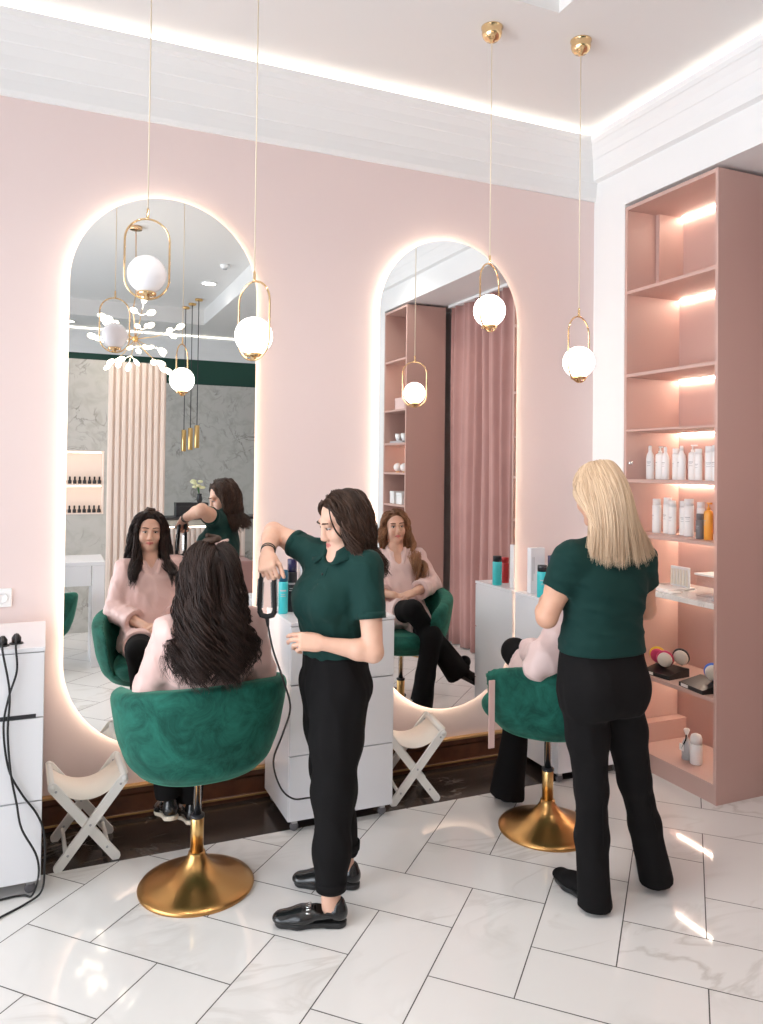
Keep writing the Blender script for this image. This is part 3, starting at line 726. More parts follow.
# ------------------------------------------------------------------ white drawer cabinets on castors
def drawer_cabinet(x0, x1, y0, y1, top, zs, label, extra=None):
    t = thing('drawer_cabinet', label, 'cabinet', ((x0 + x1) / 2, (y0 + y1) / 2, 0))
    g = .003
    link('body', solid(((x0, y0 + .019, .055), (x1, y1, top - .018)), bevel=.002), 'white_lacquer', t)
    link('top', solid(((x0 - .002, y0, top - .0175), (x1 + .002, y1, top)), bevel=.002), 'white_lacquer', t)
    for a, b in zip(zs[:-1], zs[1:]): link('drawer', solid(((x0 + .001, y0, a + g), (x1 - .001, y0 + .0185, b - g)), bevel=.002), 'white_lacquer', t)
    for x in (x0 + .04, x1 - .04):
        for y in (y0 + .045, y1 - .045):
            c = link('castor', MB().box((x - .014, y - .012, .036), (x + .014, y + .012, .0548), .003), 'steel', t)
            w = link('wheel', MB().lathe([(.006, -.009), (.019, -.009), (.021, -.005), (.021, .005), (.019, .009), (.006, .009)], 18, (x, y, .0215), Matrix.Rotation(PI / 2, 3, 'X')), 'grey_plastic', c)
    return t
A = drawer_cabinet(-.54, .004, 3.44, 4.005, 1.005, [.060, .385, .722, .986], 'white lacquer drawer cabinet with two plugged black cables under the wall socket')
link('handle_gap_shade', solid(((-.50, 3.4385, .722), (-.025, 3.4399, .738))), 'charcoal', A)  # flat dark strip on the drawer front, painting the shade of the handle gap
for x in (-.155, -.105):
    link('power_socket', MB().lathe([(.027, 0), (.027, .004), (.022, .005), (.020, .0035)], 24, (x, 3.545 + (x + .105) * .6, 1.0052)), 'charcoal', A)
drawer_cabinet(1.078, 1.617, 3.552, 3.995, 1.005, [.060, .370, .706, .986], 'white lacquer drawer cabinet behind the stylist in cuffed trousers, between the mirrors')
drawer_cabinet(2.620, 3.100, 3.552, 3.995, 1.005, [.060, .370, .706, .986], 'white lacquer drawer cabinet half hidden behind the blonde stylist, in the corner')

# ------------------------------------------------------------------ folding stools
def make_stool(x, y, rot, label):
    t = thing('folding_stool', label, 'stool', (x, y, 0), rot)
    for s in (-1, 1):
        yy = s * .140
        for q in (-1, 1):
            yo = yy + s * (.009 if q > 0 else -.009)
            b = link('leg', MB().bar((q * .145, yo, .355), (-q * .118, yo, .016), .040, .015, (0, 1, 0), rnd=True), 'cream_wood', t, False)
            for f in (.05, .52, .86):
                p = Vector((q * .145, yo, .355)).lerp(Vector((-q * .118, yo, .016)), f)
                link('rivet', MB().lathe([(.0055, 0), (.005, .0018), (.001, .002)], 10, p + Vector((0, -.0076, 0)), Matrix.Rotation(PI / 2, 3, 'X')), 'steel', b, False)
    for q in (-1, 1):
        link('rail', MB().tube([(q * .150, -.16, .358), (q * .150, .16, .358)], .014, 12), 'cream_wood', t, False)
        link('stretcher', MB().tube([(q * .088, -.125, .058), (q * .088, .125, .058)], .009, 10), 'cream_wood', t, False)
    vs = []; n = 20
    for i in range(n + 1):
        u = -1 + 2 * i / n; x0 = .166 * u if abs(u) < .999 else .166 * u
        z = .376 - .092 * (1 - abs(u) ** 2.0)
        for j in (-1, 1):
            for k in (0, 1): vs.append((x0, j * .130, z - .004 * k))
    fs = []
    for i in range(n):
        a = 4 * i; b = a + 4; fs += [(a, a + 2, b + 2, b), (a + 1, b + 1, b + 3, a + 3), (a, b, b + 1, a + 1), (a + 2, a + 3, b + 3, b + 2)]
    fs += [(0, 1, 3, 2), (4 * n, 4 * n + 2, 4 * n + 3, 4 * n + 1)]
    link('canvas_seat', MB().add(vs, fs, True), 'cream_canvas', t, False)
    return t
make_stool(.185, 3.765, rz(2), 'white folding stool with sagging cream canvas beside the cable cabinet')
make_stool(1.815, 3.79, rz(-10), 'white folding stool with cream canvas under the curtain mirror')

# ------------------------------------------------------------------ green velvet salon chairs
def make_chair(loc, rot, label):
    t = thing('salon_chair', label, 'chair', loc, rot)
    s = SDF((-.42, -.42, .38), (.42, .42, 1.0), .0075)
    s.loft([(.480, 0, .0, .150, .145, PI / 2), (.494, 0, .0, .215, .20, PI / 2), (.530, 0, 0, .268, .256, PI / 2), (.61, 0, 0, .312, .300, PI / 2), (.74, 0, -.004, .342, .330, PI / 2), (.95, 0, -.008, .366, .352, PI / 2)], .0, 2.25)
    n = np.array((0, .17, 1.)); s.halfspace((0, -.33, .908), n, .045)
    c = SDF((-.42, -.42, .38), (.42, .55, 1.0), .0075)
    c.loft([(.57, 0, .10, .225, .305, PI / 2), (.62, 0, .10, .245, .320, PI / 2), (.75, 0, .09, .272, .335, PI / 2), (1.0, 0, .09, .300, .348, PI / 2)], .0, 2.4)
    c.a = c.a[:, :s.a.shape[1], :]
    s.a = np.maximum(s.a, -c.a[:s.a.shape[0], :s.a.shape[1], :s.a.shape[2]])
    me = smooth_mesh(s.mesh('tub'), 3)
    link('tub', me, 'velvet', t, False)
    q = SDF((-.35, -.35, .50), (.35, .40, .72), .0075)
    q.loft([(.545, 0, .055, .205, .235, PI / 2), (.575, 0, .055, .222, .255, PI / 2), (.615, 0, .055, .222, .255, PI / 2), (.640, 0, .055, .195, .23, PI / 2)], .0, 3.0)
    link('seat_cushion', smooth_mesh(q.mesh('seat'), 4), 'velvet', t, False)
    link('base', MB().lathe([(.236, 0), (.238, .008), (.232, .016), (.20, .026), (.15, .041), (.105, .060), (.070, .084), (.048, .108), (.036, .130), (.034, .142)], 56), 'gold_dark', t, False)
    link('sleeve', MB().lathe([(.027, .140), (.0275, .284), (.024, .288)], 24), 'gold', t, False)
    link('piston', MB().lathe([(.017, .286), (.017, .452), (.040, .455), (.042, .471)], 20), 'chrome', t, False)
    link('collar', MB().lathe([(.0285, .282), (.030, .284), (.030, .294), (.018, .296)], 20), 'charcoal', t, False)
    link('lever', MB().tube([(.02, .0, .462), (.10, .03, .460), (.155, .045, .457), (.235, .00, .440)], [.005, .005, .005, .0075], 10), 'gold', t, False)
    return t
ch = make_chair((.600, 3.285, 0), rz(6), 'emerald velvet tub chair holding the dark haired client in pink')
dup(ch, (2.266, 3.155, 0), rz(40), 'emerald velvet tub chair on a gold base in front of the blonde stylist')
low = dup(ch, (-.105, 1.0, 0), rz(160), 'lowered emerald velvet chair at the manicure desk, only its edge seen in the mirror')
for o_ in low.children:
    if o_.name.split('.')[0] in ('tub', 'seat_cushion', 'lever', 'piston'): o_.location.z -= .205
# ------------------------------------------------------------------ people
V3 = lambda *a: np.array(a, float)
def lerp(a, b, t): return np.array(a, float) * (1 - t) + np.array(b, float) * t
def bounds(pts, pad):
    p = np.array(pts, float); return p.min(0) - pad, p.max(0) + pad
def nrm(v): v = np.array(v, float); return v / np.linalg.norm(v)

def skin_body(t, J, R, hands, skin='skin', iris='iris', brow='brow', hk=.97, ak=1.0, smile=0., h=.0042, lid=.52):
    pts = [J[k] for k in J if k not in ('feet',)] + [J['head'] + (0, 0, .15), J['head'] - (0, 0, .15), J['head'] + R[:, 1] * .14, J['head'] - R[:, 1] * .13]
    for w, d, *_ in hands: pts.append(np.array(w) + nrm(d) * .2)
    lo, hi = bounds(pts, .11); lo[2] = max(lo[2], .012); s = SDF(lo, hi, h)
    sculpt_head(s, J['head'], R, hk, smile)
    nk = J['head'] + R @ V3(0, -.022, -.075) * hk
    s.chain([J['head'] + R @ V3(0, -.02, -.02) * hk, nk, J['neck'] + (0, 0, .0), J['chest']], [.052, .050, .054, .09], .03)
    s.cone(J['shL'], J['shR'], .042, .042, .04); s.cone(J['chest'], J['pelvis'], .10, .12, .05)
    for q in 'LR':
        sh, el, wr = J['sh' + q], J['el' + q], J['wr' + q]
        s.chain([sh, lerp(sh, el, .5), el], [.050 * ak, .044 * ak, .037 * ak], .02)
        s.chain([el, lerp(el, wr, .3), wr], [.037 * ak, .038 * ak, .0245], .015)
        hp, kn, an = J['hip' + q], J['kn' + q], J['an' + q]
        s.chain([hp, kn, lerp(kn, an, .35), an, an + nrm(an - kn) * .03], [.07, .048, .048, .032, .034], .02)
    for w, d, n, side, kw in hands: sculpt_hand(s, w, d, n, side, **kw)
    me = smooth_mesh(s.mesh('body'), 1, .4); paint_lips(me, J['head'], R, hk)
    b = link('body', me, [skin, 'lips'], t); face_parts(b, J['head'], R, hk, iris, brow, lid)
    return b

def garment(t, name, m, lo, hi, fn, h=.0055, fold=None, it=2, late=None):
    s = SDF(lo, hi, h); fn(s)
    if fold: s.offset(folds(*fold[:2], **fold[2]))
    if late: late(s)
    return link(name, smooth_mesh(s.mesh(name), it), m, t)

def hair_base(hair, c, R, k, m):
    s = SDF(np.array(c) - .16, np.array(c) + .16, .005); P = lambda x, y, z: c + R @ (np.array((x, y, z)) * k)
    s.ell(P(0, -.018, .036), np.array((.0765, .0945, .0845)) * k, R, 0); s.ell(P(0, -.035, -.02), np.array((.072, .072, .07)) * k, R, .02)
    s.halfspace(P(0, .066, .085), R @ V3(0, 1, -.72), .006); s.halfspace(P(0, .025, 0), R @ V3(0, .9, -.35), .006)
    me = smooth_mesh(s.mesh('cap'), 2); at = me.attributes.new('lock', 'FLOAT_COLOR', 'POINT'); at.data.foreach_set('color', np.tile(np.array((.25, .1, 0, 1), F32), len(me.vertices)))
    return link('hair_base', me, m, hair)

def shoe(t, toe, heel, z, name='loafer', m='black_leather', sole_m='black_rubber', chain=False, wid=.043, heelh=.018, low=True, hgt=.058, boot=False):
    toe = np.array(toe, float); heel = np.array(heel, float); d = toe - heel; L = np.linalg.norm(d); d /= L; n = V3(-d[1], d[0], 0); u = np.cross(d, n); u = u if u[2] > 0 else -u
    P = lambda a, b, c: heel + d * (a * L) + n * b + u * c + V3(0, 0, z)
    pts = [P(a, b, c) for a in (0, 1) for b in (-.06, .06) for c in (-.02, .16)]
    lo, hi = bounds(pts, .03); s = SDF(lo, hi, .0035); zs = heelh * .72 + .004
    s.chain([P(.12, 0, zs + .032), P(.35, 0, zs + .030), P(.60, 0, zs + .021), P(.87, 0, zs + .010)], [.034, .033, .038, .030], .02, flat=(u, .72))
    s.cone(P(.62, 0, zs + .012), P(.88, .0, zs + .006), .042, .034, .02, flat=(u, .50))
    s.cone(P(.10, 0, zs + .02), P(.12, 0, zs + hgt - .012), .030, .030, .02)
    if boot: s.chain([P(.16, 0, zs + .03), P(.17, 0, zs + .10)], [.036, .040], .03)
    if not boot: s.cone(P(.30, 0, zs + hgt + .02), P(.33, 0, zs + .045), .026, .032, .01, sub=True)
    if not boot: s.cone(P(.16, 0, zs + hgt + .030), P(.20, 0, zs + .03), .022, .024, .01, sub=True)
    s.halfspace(P(0, 0, zs), -u)
    up = link(name, smooth_mesh(s.mesh(name), 2), m, t)
    q = SDF(lo, hi, .0035)
    for a0, a1, r0, r1 in ((.11, .40, .034, .032), (.40, .66, .032, .044), (.66, .86, .044, .037)): q.cone(P(a0, 0, zs), P(a1, 0, zs), r0, r1, .01)
    q.halfspace(P(0, 0, zs + .001), u); q.halfspace(P(0, 0, .0015), -u)
    q2 = SDF(lo, hi, .0035); q2.cone(P(.11, 0, zs), P(.11, 0, .0), .034, .032, 0); q2.cone(P(.11, 0, zs), P(.24, 0, zs), .034, .033, 0); q2.cone(P(.11, 0, .0), P(.24, 0, .0), .033, .032, 0); q2.halfspace(P(0, 0, zs), u); q2.halfspace(P(0, 0, .0015), -u); q2.halfspace(P(.30, 0, 0), d)
    q.a = np.minimum(q.a, q2.a)
    link('sole', smooth_mesh(q.mesh('sole'), 1), sole_m, up)
    if chain:
        m = MB()
        for i in range(6):
            a = -.030 + .012 * i; p = P(.52, a, zs + .0525 - a * a * 13)
            m.tube([p + d * .0085 * math.cos(th) + n * .0085 * math.sin(th) + u * .002 * math.sin(2 * th + i) for th in np.linspace(0, 2 * PI, 9)[:-1]], .0030, 6, closed=True)
        link('chain', m, 'chrome', up)
    return up

# =========================== the stylist with the iron
S = thing('person', 'stylist in green polo and cuffed black trousers holding a hair iron', 'person', (1.08, 2.94, 0))
J = dict(pelvis=V3(1.075, 2.93, .93), chest=V3(1.062, 2.90, 1.27), neck=V3(1.090, 2.885, 1.425), head=V3(1.080, 2.880, 1.535), shL=V3(1.140, 2.765, 1.365), elL=V3(1.142, 2.70, 1.052), wrL=V3(.965, 2.765, 1.085),
         shR=V3(1.005, 3.00, 1.395), elR=V3(.882, 3.185, 1.475), wrR=V3(.803, 2.985, 1.405), hipL=V3(1.063, 2.855, .88), knL=V3(1.045, 2.85, .49), anL=V3(1.025, 2.812, .10), hipR=V3(1.068, 3.01, .88), knR=V3(1.105, 3.055, .49), anR=V3(1.170, 3.040, .10))
HR = frame((-.93, -.02, -.40))
HR = HR @ np.array(Matrix.Rotation(-.05, 3, 'Y'))
skin_body(S, J, HR, [(J['wrL'], (-.90, .30, .10), (.10, .80, -.45), -1, dict(curl=(.42, .55, .72, .85), thumb=(.22, .30), spread=.07)),
                     (J['wrR'], (-.20, -.72, -.55), (.50, .45, -.62), 1, dict(curl=(.95, 1.1, 1.15, 1.2), thumb=(.45, .6), spread=.05))], 'skin_pale', ak=1.02, lid=.34)
h0 = PI + .44
def f(s):
    s.loft([(.962, 1.070, 2.925, .150, .120, PI + .15), (1.06, 1.066, 2.92, .142, .116, PI + .25), (1.15, 1.056, 2.912, .152, .125, PI + .38), (1.22, 1.050, 2.905, .160, .130, h0), (1.30, 1.058, 2.898, .158, .112, h0), (1.375, 1.075, 2.885, .142, .080, h0), (1.42, 1.085, 2.882, .075, .060, h0)], .02, 2.3, .01)
    s.ell((.985, 2.815, 1.225), (.056, .058, .06), None, .06); s.ell((.958, 2.930, 1.225), (.054, .058, .06), None, .06)
    s.cone(J['shL'] + (-.015, .02, .0), J['shR'] + (.01, -.02, 0), .058, .058, .04)
    for q, fr in (('L', .60), ('R', .46)):
        a, b = J['sh' + q], J['el' + q]; e = lerp(a, b, fr); d = nrm(b - a); s.cone(a - d * .005, a + (b - a) * (fr + .2), .062, .056, .035, cut=[(e, d)])
def late(s):
    s.cone(J['neck'] + (-.01, 0, .02), J['neck'] + (-.03, 0, .12), .053, .075, .008, sub=True); s.cone(J['neck'] + (-.02, -.01, .004), J['neck'] + (-.085, -.040, -.022), .050, .026, .01, sub=True); s.halfspace((1., 2.9, 1.0), (0, 0, -1), .004)
garment(S, 'polo_shirt', 'green_knit', V3(.74, 2.55, .96), V3(1.36, 3.32, 1.52), f, .005, (.0045, 58., dict(seed=3, stretch=(1, 1, .7), sharp=.5)), 2, late)
# collar, placket and sleeve bands
nk = J['neck']; fr_ = nrm((-.9, -.43, 0)); sd = V3(-fr_[1], fr_[0], 0)
vs = []; n = 26
for i in range(n + 1):
    a = -2.75 + 5.5 * i / n; dr = fr_ * math.cos(a + PI) * -1 + sd * math.sin(a + PI) * -1; w = math.cos(a / 2.75 * PI / 2)
    base = nk + V3(-.008, -.002, .022) - fr_ * 0
    dd = -fr_ * math.cos(a) + sd * math.sin(a)
    zz = .024 * w - .050 * (1 - w)
    for r, z in ((.060, zz + .020), (.067, zz + .026), (.080, zz + .006), (.108 + .016 * (1 - w), zz - .022), (.102 + .016 * (1 - w), zz - .026), (.070, zz + .002)): vs.append(base + dd * r + V3(0, 0, z))
fs = []
for i in range(n):
    for k in range(6): fs.append((i * 6 + k, i * 6 + (k + 1) % 6, i * 6 + 6 + (k + 1) % 6, i * 6 + 6 + k))
fs += [tuple(range(6))[::-1], tuple(n * 6 + k for k in range(6))]
link('collar', MB().add(vs, fs, True), 'green_knit', S)
pm = MB(); a = nk + fr_ * .100 + V3(0, 0, -.062); b_ = nk + fr_ * .158 + V3(0, 0, -.170); pm.bar(a, b_, .030, .010, fr_ + V3(0, 0, .3)); pk = link('placket', pm, 'green_knit', S)
for k in (.25, .6, .9): p = lerp(a, b_, k) + fr_ * .006; link('button', MB().sphere(p, .005, 10, (1, 1, 1)), 'black_plastic', pk)
for q, fr in (('L', .60), ('R', .46)):
    a, b = J['sh' + q], J['el' + q]; d = nrm(b - a); ax = MB(); Rq = Vector((0, 0, 1)).rotation_difference(Vector(d)).to_matrix(); r = .0585
    ax.lathe([(r - .006, -.022), (r, -.022), (r + .0005, .004), (r - .006, .004)], 32, Vector(lerp(a, b, fr)), Rq, cap=False); link('sleeve_band', ax, 'green_knit', S)
def f(s):
    s.loft([(.76, 1.075, 2.93, .120, .095, PI), (.88, 1.080, 2.93, .168, .132, PI), (.96, 1.075, 2.928, .158, .124, PI), (1.015, 1.070, 2.925, .150, .118, PI + .1)], .02, 2.2, .008)
    s.chain([J['hipL'] + (0, 0, -.02), lerp(J['hipL'], J['knL'], .5), J['knL'], lerp(J['knL'], J['anL'], .55), J['anL'] + (0, 0, .035)], [.106, .098, .082, .066, .058], .05)
    s.chain([J['hipR'] + (0, 0, -.02), lerp(J['hipR'], J['knR'], .5), J['knR'], lerp(J['knR'], J['anR'], .55), J['anR'] + (0, 0, .06)], [.104, .094, .078, .064, .056], .05)
def late(s):
    s.halfspace(J['anL'] + (0, 0, .033), (0, 0, -1), .003)
    for q in 'LR': s.cone(J['an' + q] + (0, 0, .07), J['an' + q] + (0, 0, -.02), .046, .046, .003, sub=True)
tr = garment(S, 'trousers', 'black_cloth', V3(.85, 2.66, .08), V3(1.32, 3.20, 1.03), f, .005, (.006, 42., dict(seed=8, stretch=(1, 1, .35), sharp=.5)), 2, late)
for q, dz in (('L', .036), ('R', .058)):
    link('cuff', MB().lathe([(.050, .0), (.0595, .0), (.0610, .030), (.0570, .034)], 30, Vector(J['an' + q] + (0, 0, dz)), cap=False), 'black_cloth', tr)
shoe(S, (.822, 2.890, 0), (1.078, 2.786, 0), .001, chain=True, hgt=.070, heelh=.024); shoe(S, (.975, 3.135, 0), (1.222, 3.012, 0), .001, chain=True, hgt=.070, heelh=.024)
k = .97; c = J['head']
rt, dr = scalp_roots(c, HR, k, 260, 3, part=.012)
col = [(c + HR @ V3(0, -.015, .034) * k, HR, np.array((.077, .096, .086)) * k), (c + HR @ V3(0, .025, -.03) * k, HR, np.array((.066, .07, .085)) * k), (J['neck'] + (0.0, 0, -.10), np.eye(3), (.17, .15, .115))]
ln = RNG.uniform(.38, .44, len(rt)); H1 = hair_locks(rt, dr + HR[:, 1] * -.5, ln, col, stiff=.60, wave=(.010, 5., .6), rad=.0016, seed=2, nseg=28, kids=18, clump=.013, bulge=1.3, level=True, face=(c, HR, .026, .056))
hair = hair_object('hair', [H1], 'hair_brown', S); hair_base(hair, c, HR, k, 'hair_brown')
# one loose strand along the cheek
ls = MB()
for i in range(5): ls.tube(smooth_path([c + HR @ (np.array(q) * k) + V3(.0006 * i, 0, .0012 * i) for q in ((-.045, .050, .098), (-.066, .068, .045), (-.070, .066, -.010), (-.072, .045, -.055), (-.078, .005, -.078), (-.085, -.03, -.07))], 6), .0010, 5)
link('loose_strand', ls, 'hair_brown', hair)
wp = lerp(J['wrR'], J['elR'], .10); wq = Vector((0, 0, 1)).rotation_difference(Vector(nrm(J['elR'] - J['wrR']))).to_matrix()
link('bracelet', MB().lathe([(.0265, -.004), (.0295, -.003), (.0295, .003), (.0265, .004)], 24, Vector(wp), wq, cap=False).lathe([(.0275, .012), (.0305, .013), (.0305, .017), (.0275, .018)], 24, Vector(wp), wq, cap=False), 'black_rubber', S)

# flat iron in her hand, with its cord
IR = thing('hair_straightener', 'open black and chrome hair iron held above the client, cord hanging', 'hair iron', (.80, 2.93, 1.19))
T = V3(.800, 2.962, 1.325); B0 = V3(.795, 2.945, 1.185); sx = nrm((.918, -.397, 0)); dn = V3(-.02, -.02, -1.)
for q in (-1, 1):
    a = T + sx * (.022 * q) + V3(0, 0, .055); b_ = B0 + sx * (.030 * q)
    arm = link('arm', MB().bar(a, b_, .026, .016, sx * q + V3(0, 0, .1), .006), 'black_plastic', IR)
    link('plate', MB().bar(lerp(a, b_, .42) - sx * q * .0105, lerp(a, b_, .93) - sx * q * .0105, .020, .005, sx, .001), 'chrome', arm); link('trim', MB().bar(lerp(a, b_, .35) + sx * q * .0105, lerp(a, b_, .9) + sx * q * .0105, .012, .005, sx, .001), 'chrome', arm)
link('hinge', MB().tube([B0 - sx * .030 + (0, 0, .004), B0 - sx * .022 + (0, 0, -.014), B0 + (0, 0, -.020), B0 + sx * .022 + (0, 0, -.014), B0 + sx * .030 + (0, 0, .004)], .011, 12), 'black_plastic', IR)
link('swivel', MB().tube([B0 + (0, 0, -.022), B0 + (.004, 0, -.058)], [.009, .005], 10), 'black_rubber', IR)
link('cord', MB().tube(smooth_path([B0 + (.004, 0, -.055), (.808, 2.90, 1.045), (.850, 2.90, .926), (.895, 2.95, .80), (.895, 3.05, .665), (.900, 3.20, .50), (.950, 3.26, .36), (1.02, 3.30, .285), (1.10, 3.32, .268), (1.17, 3.36, .24), (1.20, 3.44, .10), (1.20, 3.50, .01), (1.21, 3.56, .006)]), .0040, 8), 'black_rubber', IR)

# =========================== the blonde stylist, seen from behind
S = thing('person', 'blonde stylist from behind in dark green T-shirt and flared black trousers', 'person', (2.15, 2.5, 0))
J = dict(pelvis=V3(2.055, 2.50, .95), chest=V3(2.065, 2.50, 1.30), neck=V3(2.06, 2.495, 1.465), head=V3(2.045, 2.520, 1.650), shL=V3(1.895, 2.505, 1.392), elL=V3(1.818, 2.545, 1.168), wrL=V3(1.95, 2.745, 1.19), shR=V3(2.235, 2.495, 1.392), elR=V3(2.302, 2.53, 1.172), wrR=V3(2.20, 2.745, 1.195),
         hipL=V3(1.965, 2.50, .90), knL=V3(2.005, 2.50, .48), anL=V3(2.030, 2.525, .09), hipR=V3(2.130, 2.50, .90), knR=V3(2.232, 2.51, .48), anR=V3(2.372, 2.55, .09))
HB = frame((-.10, .95, -.30)); HB = HB @ np.array(Matrix.Rotation(.10, 3, 'Y'))
skin_body(S, J, HB, [(J['wrL'], (.55, .80, .15), (.6, -.4, -.5), -1, dict(curl=(.5, .6, .65, .7))), (J['wrR'], (-.55, .80, .15), (-.6, -.4, -.5), 1, dict(curl=(.5, .6, .65, .7)))], 'skin', ak=1.12)
def f(s):
    s.loft([(.99, 2.050, 2.50, .186, .138, PI / 2), (1.06, 2.050, 2.50, .178, .132, PI / 2), (1.14, 2.055, 2.50, .166, .124, PI / 2), (1.24, 2.062, 2.50, .172, .128, PI / 2), (1.33, 2.066, 2.50, .182, .118, PI / 2), (1.405, 2.066, 2.497, .165, .085, PI / 2), (1.455, 2.064, 2.495, .085, .065, PI / 2)], .02, 2.4, .01)
    s.cone(J['shL'] + (.01, 0, .002), J['shR'] + (-.01, 0, .002), .062, .062, .04)
    s.cone(J['neck'] + (-.02, 0, -.01), J['shL'] + (.03, 0, .03), .05, .04, .04); s.cone(J['neck'] + (.02, 0, -.01), J['shR'] + (-.03, 0, .03), .05, .04, .04)
    for q, fr in (('L', .52), ('R', .52)):
        a, b = J['sh' + q], J['el' + q]; e = lerp(a, b, fr); d = nrm(b - a); s.cone(a, a + (b - a) * (fr + .2), .068, .066, .04, cut=[(e, d)])
def late(s): s.cone(J['neck'] + (0, 0, .01), J['neck'] + (-.01, .01, .12), .056, .07, .008, sub=True); s.halfspace((2., 2.5, 1.028), (0, 0, -1), .004)
garment(S, 'tshirt', 'green_jersey', V3(1.74, 2.30, .96), V3(2.42, 2.70, 1.54), f, .005, (.0055, 48., dict(seed=5, stretch=(.5, .6, 1.5), sharp=.6)), 2, late)
def f(s):
    s.loft([(.80, 2.050, 2.495, .165, .120, PI / 2), (.90, 2.046, 2.492, .182, .136, PI / 2), (.98, 2.048, 2.497, .180, .130, PI / 2), (1.06, 2.050, 2.50, .168, .120, PI / 2)], .02, 2.3, .01)
    s.ell((1.970, 2.425, .880), (.082, .068, .090), None, .07); s.ell((2.120, 2.425, .880), (.082, .068, .090), None, .07)
    s.chain([J['hipL'] + (0, 0, -.03), lerp(J['hipL'], J['knL'], .5), J['knL'], lerp(J['knL'], J['anL'], .5), J['anL'] + (0, -.02, -.075)], [.094, .083, .064, .062, .068], .03)
    s.chain([J['hipR'] + (0, 0, -.03), lerp(J['hipR'], J['knR'], .5), J['knR'], lerp(J['knR'], J['anR'], .5), J['anR'] + (0, -.02, -.065)], [.094, .083, .064, .062, .070], .03)
def late(s):
    s.halfspace((2.03, 2.5, .014), (0, 0, -1), .003); s.halfspace((2.36, 2.5, .030), (.10, 0, -1), .003, (V3(2.2, 2.3, 0), V3(2.5, 2.75, .2)))
    for q in 'LR': s.cone(J['an' + q] + (0, 0, .08), J['an' + q] + (0, 0, -.09), .050, .060, .003, sub=True)
tr = garment(S, 'trousers', 'black_cloth', V3(1.82, 2.30, .0), V3(2.50, 2.72, 1.08), f, .0055, (.0045, 42., dict(seed=12, stretch=(1, 1, .4), sharp=.5)), 2, late)
for q in 'LR':
    kk = J['kn' + q]; link('crease', MB().tube([kk + (0, -.075, .12), kk + (0, -.069, 0), lerp(kk, J['an' + q], .5) + (0, -.070, 0)], [.001, .003, .001], 6), 'black_cloth', tr)
shoe(S, (2.030, 2.755, 0), (2.040, 2.495, 0), .001, 'ankle_boot', 'black_cloth', heelh=.03, boot=True); shoe(S, (2.485, 2.745, 0), (2.378, 2.520, 0), .001, 'ankle_boot', 'black_cloth', heelh=.03, boot=True)
k = .99; c = J['head']
G_ = []; rb_ = np.random.default_rng(11)
for i in range(330):
    ph_ = math.radians(rb_.uniform(38, 322)); sn, cs = math.sin(ph_), math.cos(ph_); lay = rb_.uniform(0, 1); o = 1.03 + .09 * lay
    y0 = rb_.uniform(-.055, .045) if abs(sn) > .45 else rb_.uniform(-.07, -.02)
    L_ = lambda x, y, z: c + HB @ (np.array((x, y, z)) * k)
    e1 = math.radians(48); ex = (-.008 + .0736 * o * sn * math.cos(e1) * .9, -.014 + .0925 * o * cs * math.cos(e1) * .9 + y0 * .25, .034 + .0825 * o * math.sin(e1) * 1.06)
    pe = max(math.radians(104), ph_) if ph_ < PI else min(math.radians(256), ph_); s2, c2 = math.sin(pe), math.cos(pe)
    end = V3(2.100 + .158 * s2 + rb_.normal(0, .008), 2.392 - .022 * lay + .075 * (1 + c2) + rb_.normal(0, .004), 1.392 - .024 * abs(c2) + .030 * max(0, s2) + rb_.normal(0, .008))
    m2 = L_(.0735 * o * 1.04 * sn, -.016 + .094 * o * 1.03 * cs, .018); m3 = lerp(L_(.0735 * o * 1.08 * s2, -.024 + .094 * o * c2, -.075), end, .22)
    G_.append((L_(-.008 + .006 * sn, y0, .034 + .0835 * math.sqrt(max(.2, 1 - ((y0 + .014) / .0925) ** 2)) * (1 + .04 * lay)), L_(*ex), m2, m3, end))
GG = np.concatenate([guide_paths([p], 1, .0015, i, 30) for i, p in enumerate(G_)])
H1 = hair_fan(GG, np.full(len(GG), .40), (), (.0012, 3., .5), .00125, 4, 28, .015)
hair = hair_object('hair', [H1], 'hair_blonde', S); hair_base(hair, c, HB, k, 'hair_blonde')

# =========================== the dark haired client
S = thing('person', 'seated client with long dark hair in pink satin robe before the tall mirror', 'person', (.60, 3.2, .60))
J = dict(pelvis=V3(.60, 3.19, .735), chest=V3(.598, 3.085, 1.01), neck=V3(.595, 3.045, 1.165), head=V3(.588, 3.03, 1.335), shL=V3(.452, 3.065, 1.105), elL=V3(.385, 3.15, .875), wrL=V3(.535, 3.375, .815), shR=V3(.748, 3.065, 1.115), elR=V3(.825, 3.15, .885), wrR=V3(.645, 3.385, .820),
         hipL=V3(.52, 3.24, .715), knL=V3(.475, 3.63, .725), anL=V3(.525, 3.60, .285), hipR=V3(.68, 3.24, .715), knR=V3(.655, 3.645, .715), anR=V3(.625, 3.615, .245))
HC = frame((-.03, 1, -.06)) @ np.array(Matrix.Rotation(.04, 3, 'Y'))
skin_body(S, J, HC, [(J['wrL'], (.72, .55, -.30), (.15, -.45, -.85), -1, dict(curl=(.35, .4, .45, .5), thumb=(.5, .2))), (J['wrR'], (-.72, .50, -.20), (-.15, -.45, -.85), 1, dict(curl=(.35, .4, .45, .5), thumb=(.5, .2)))], 'skin_pale')
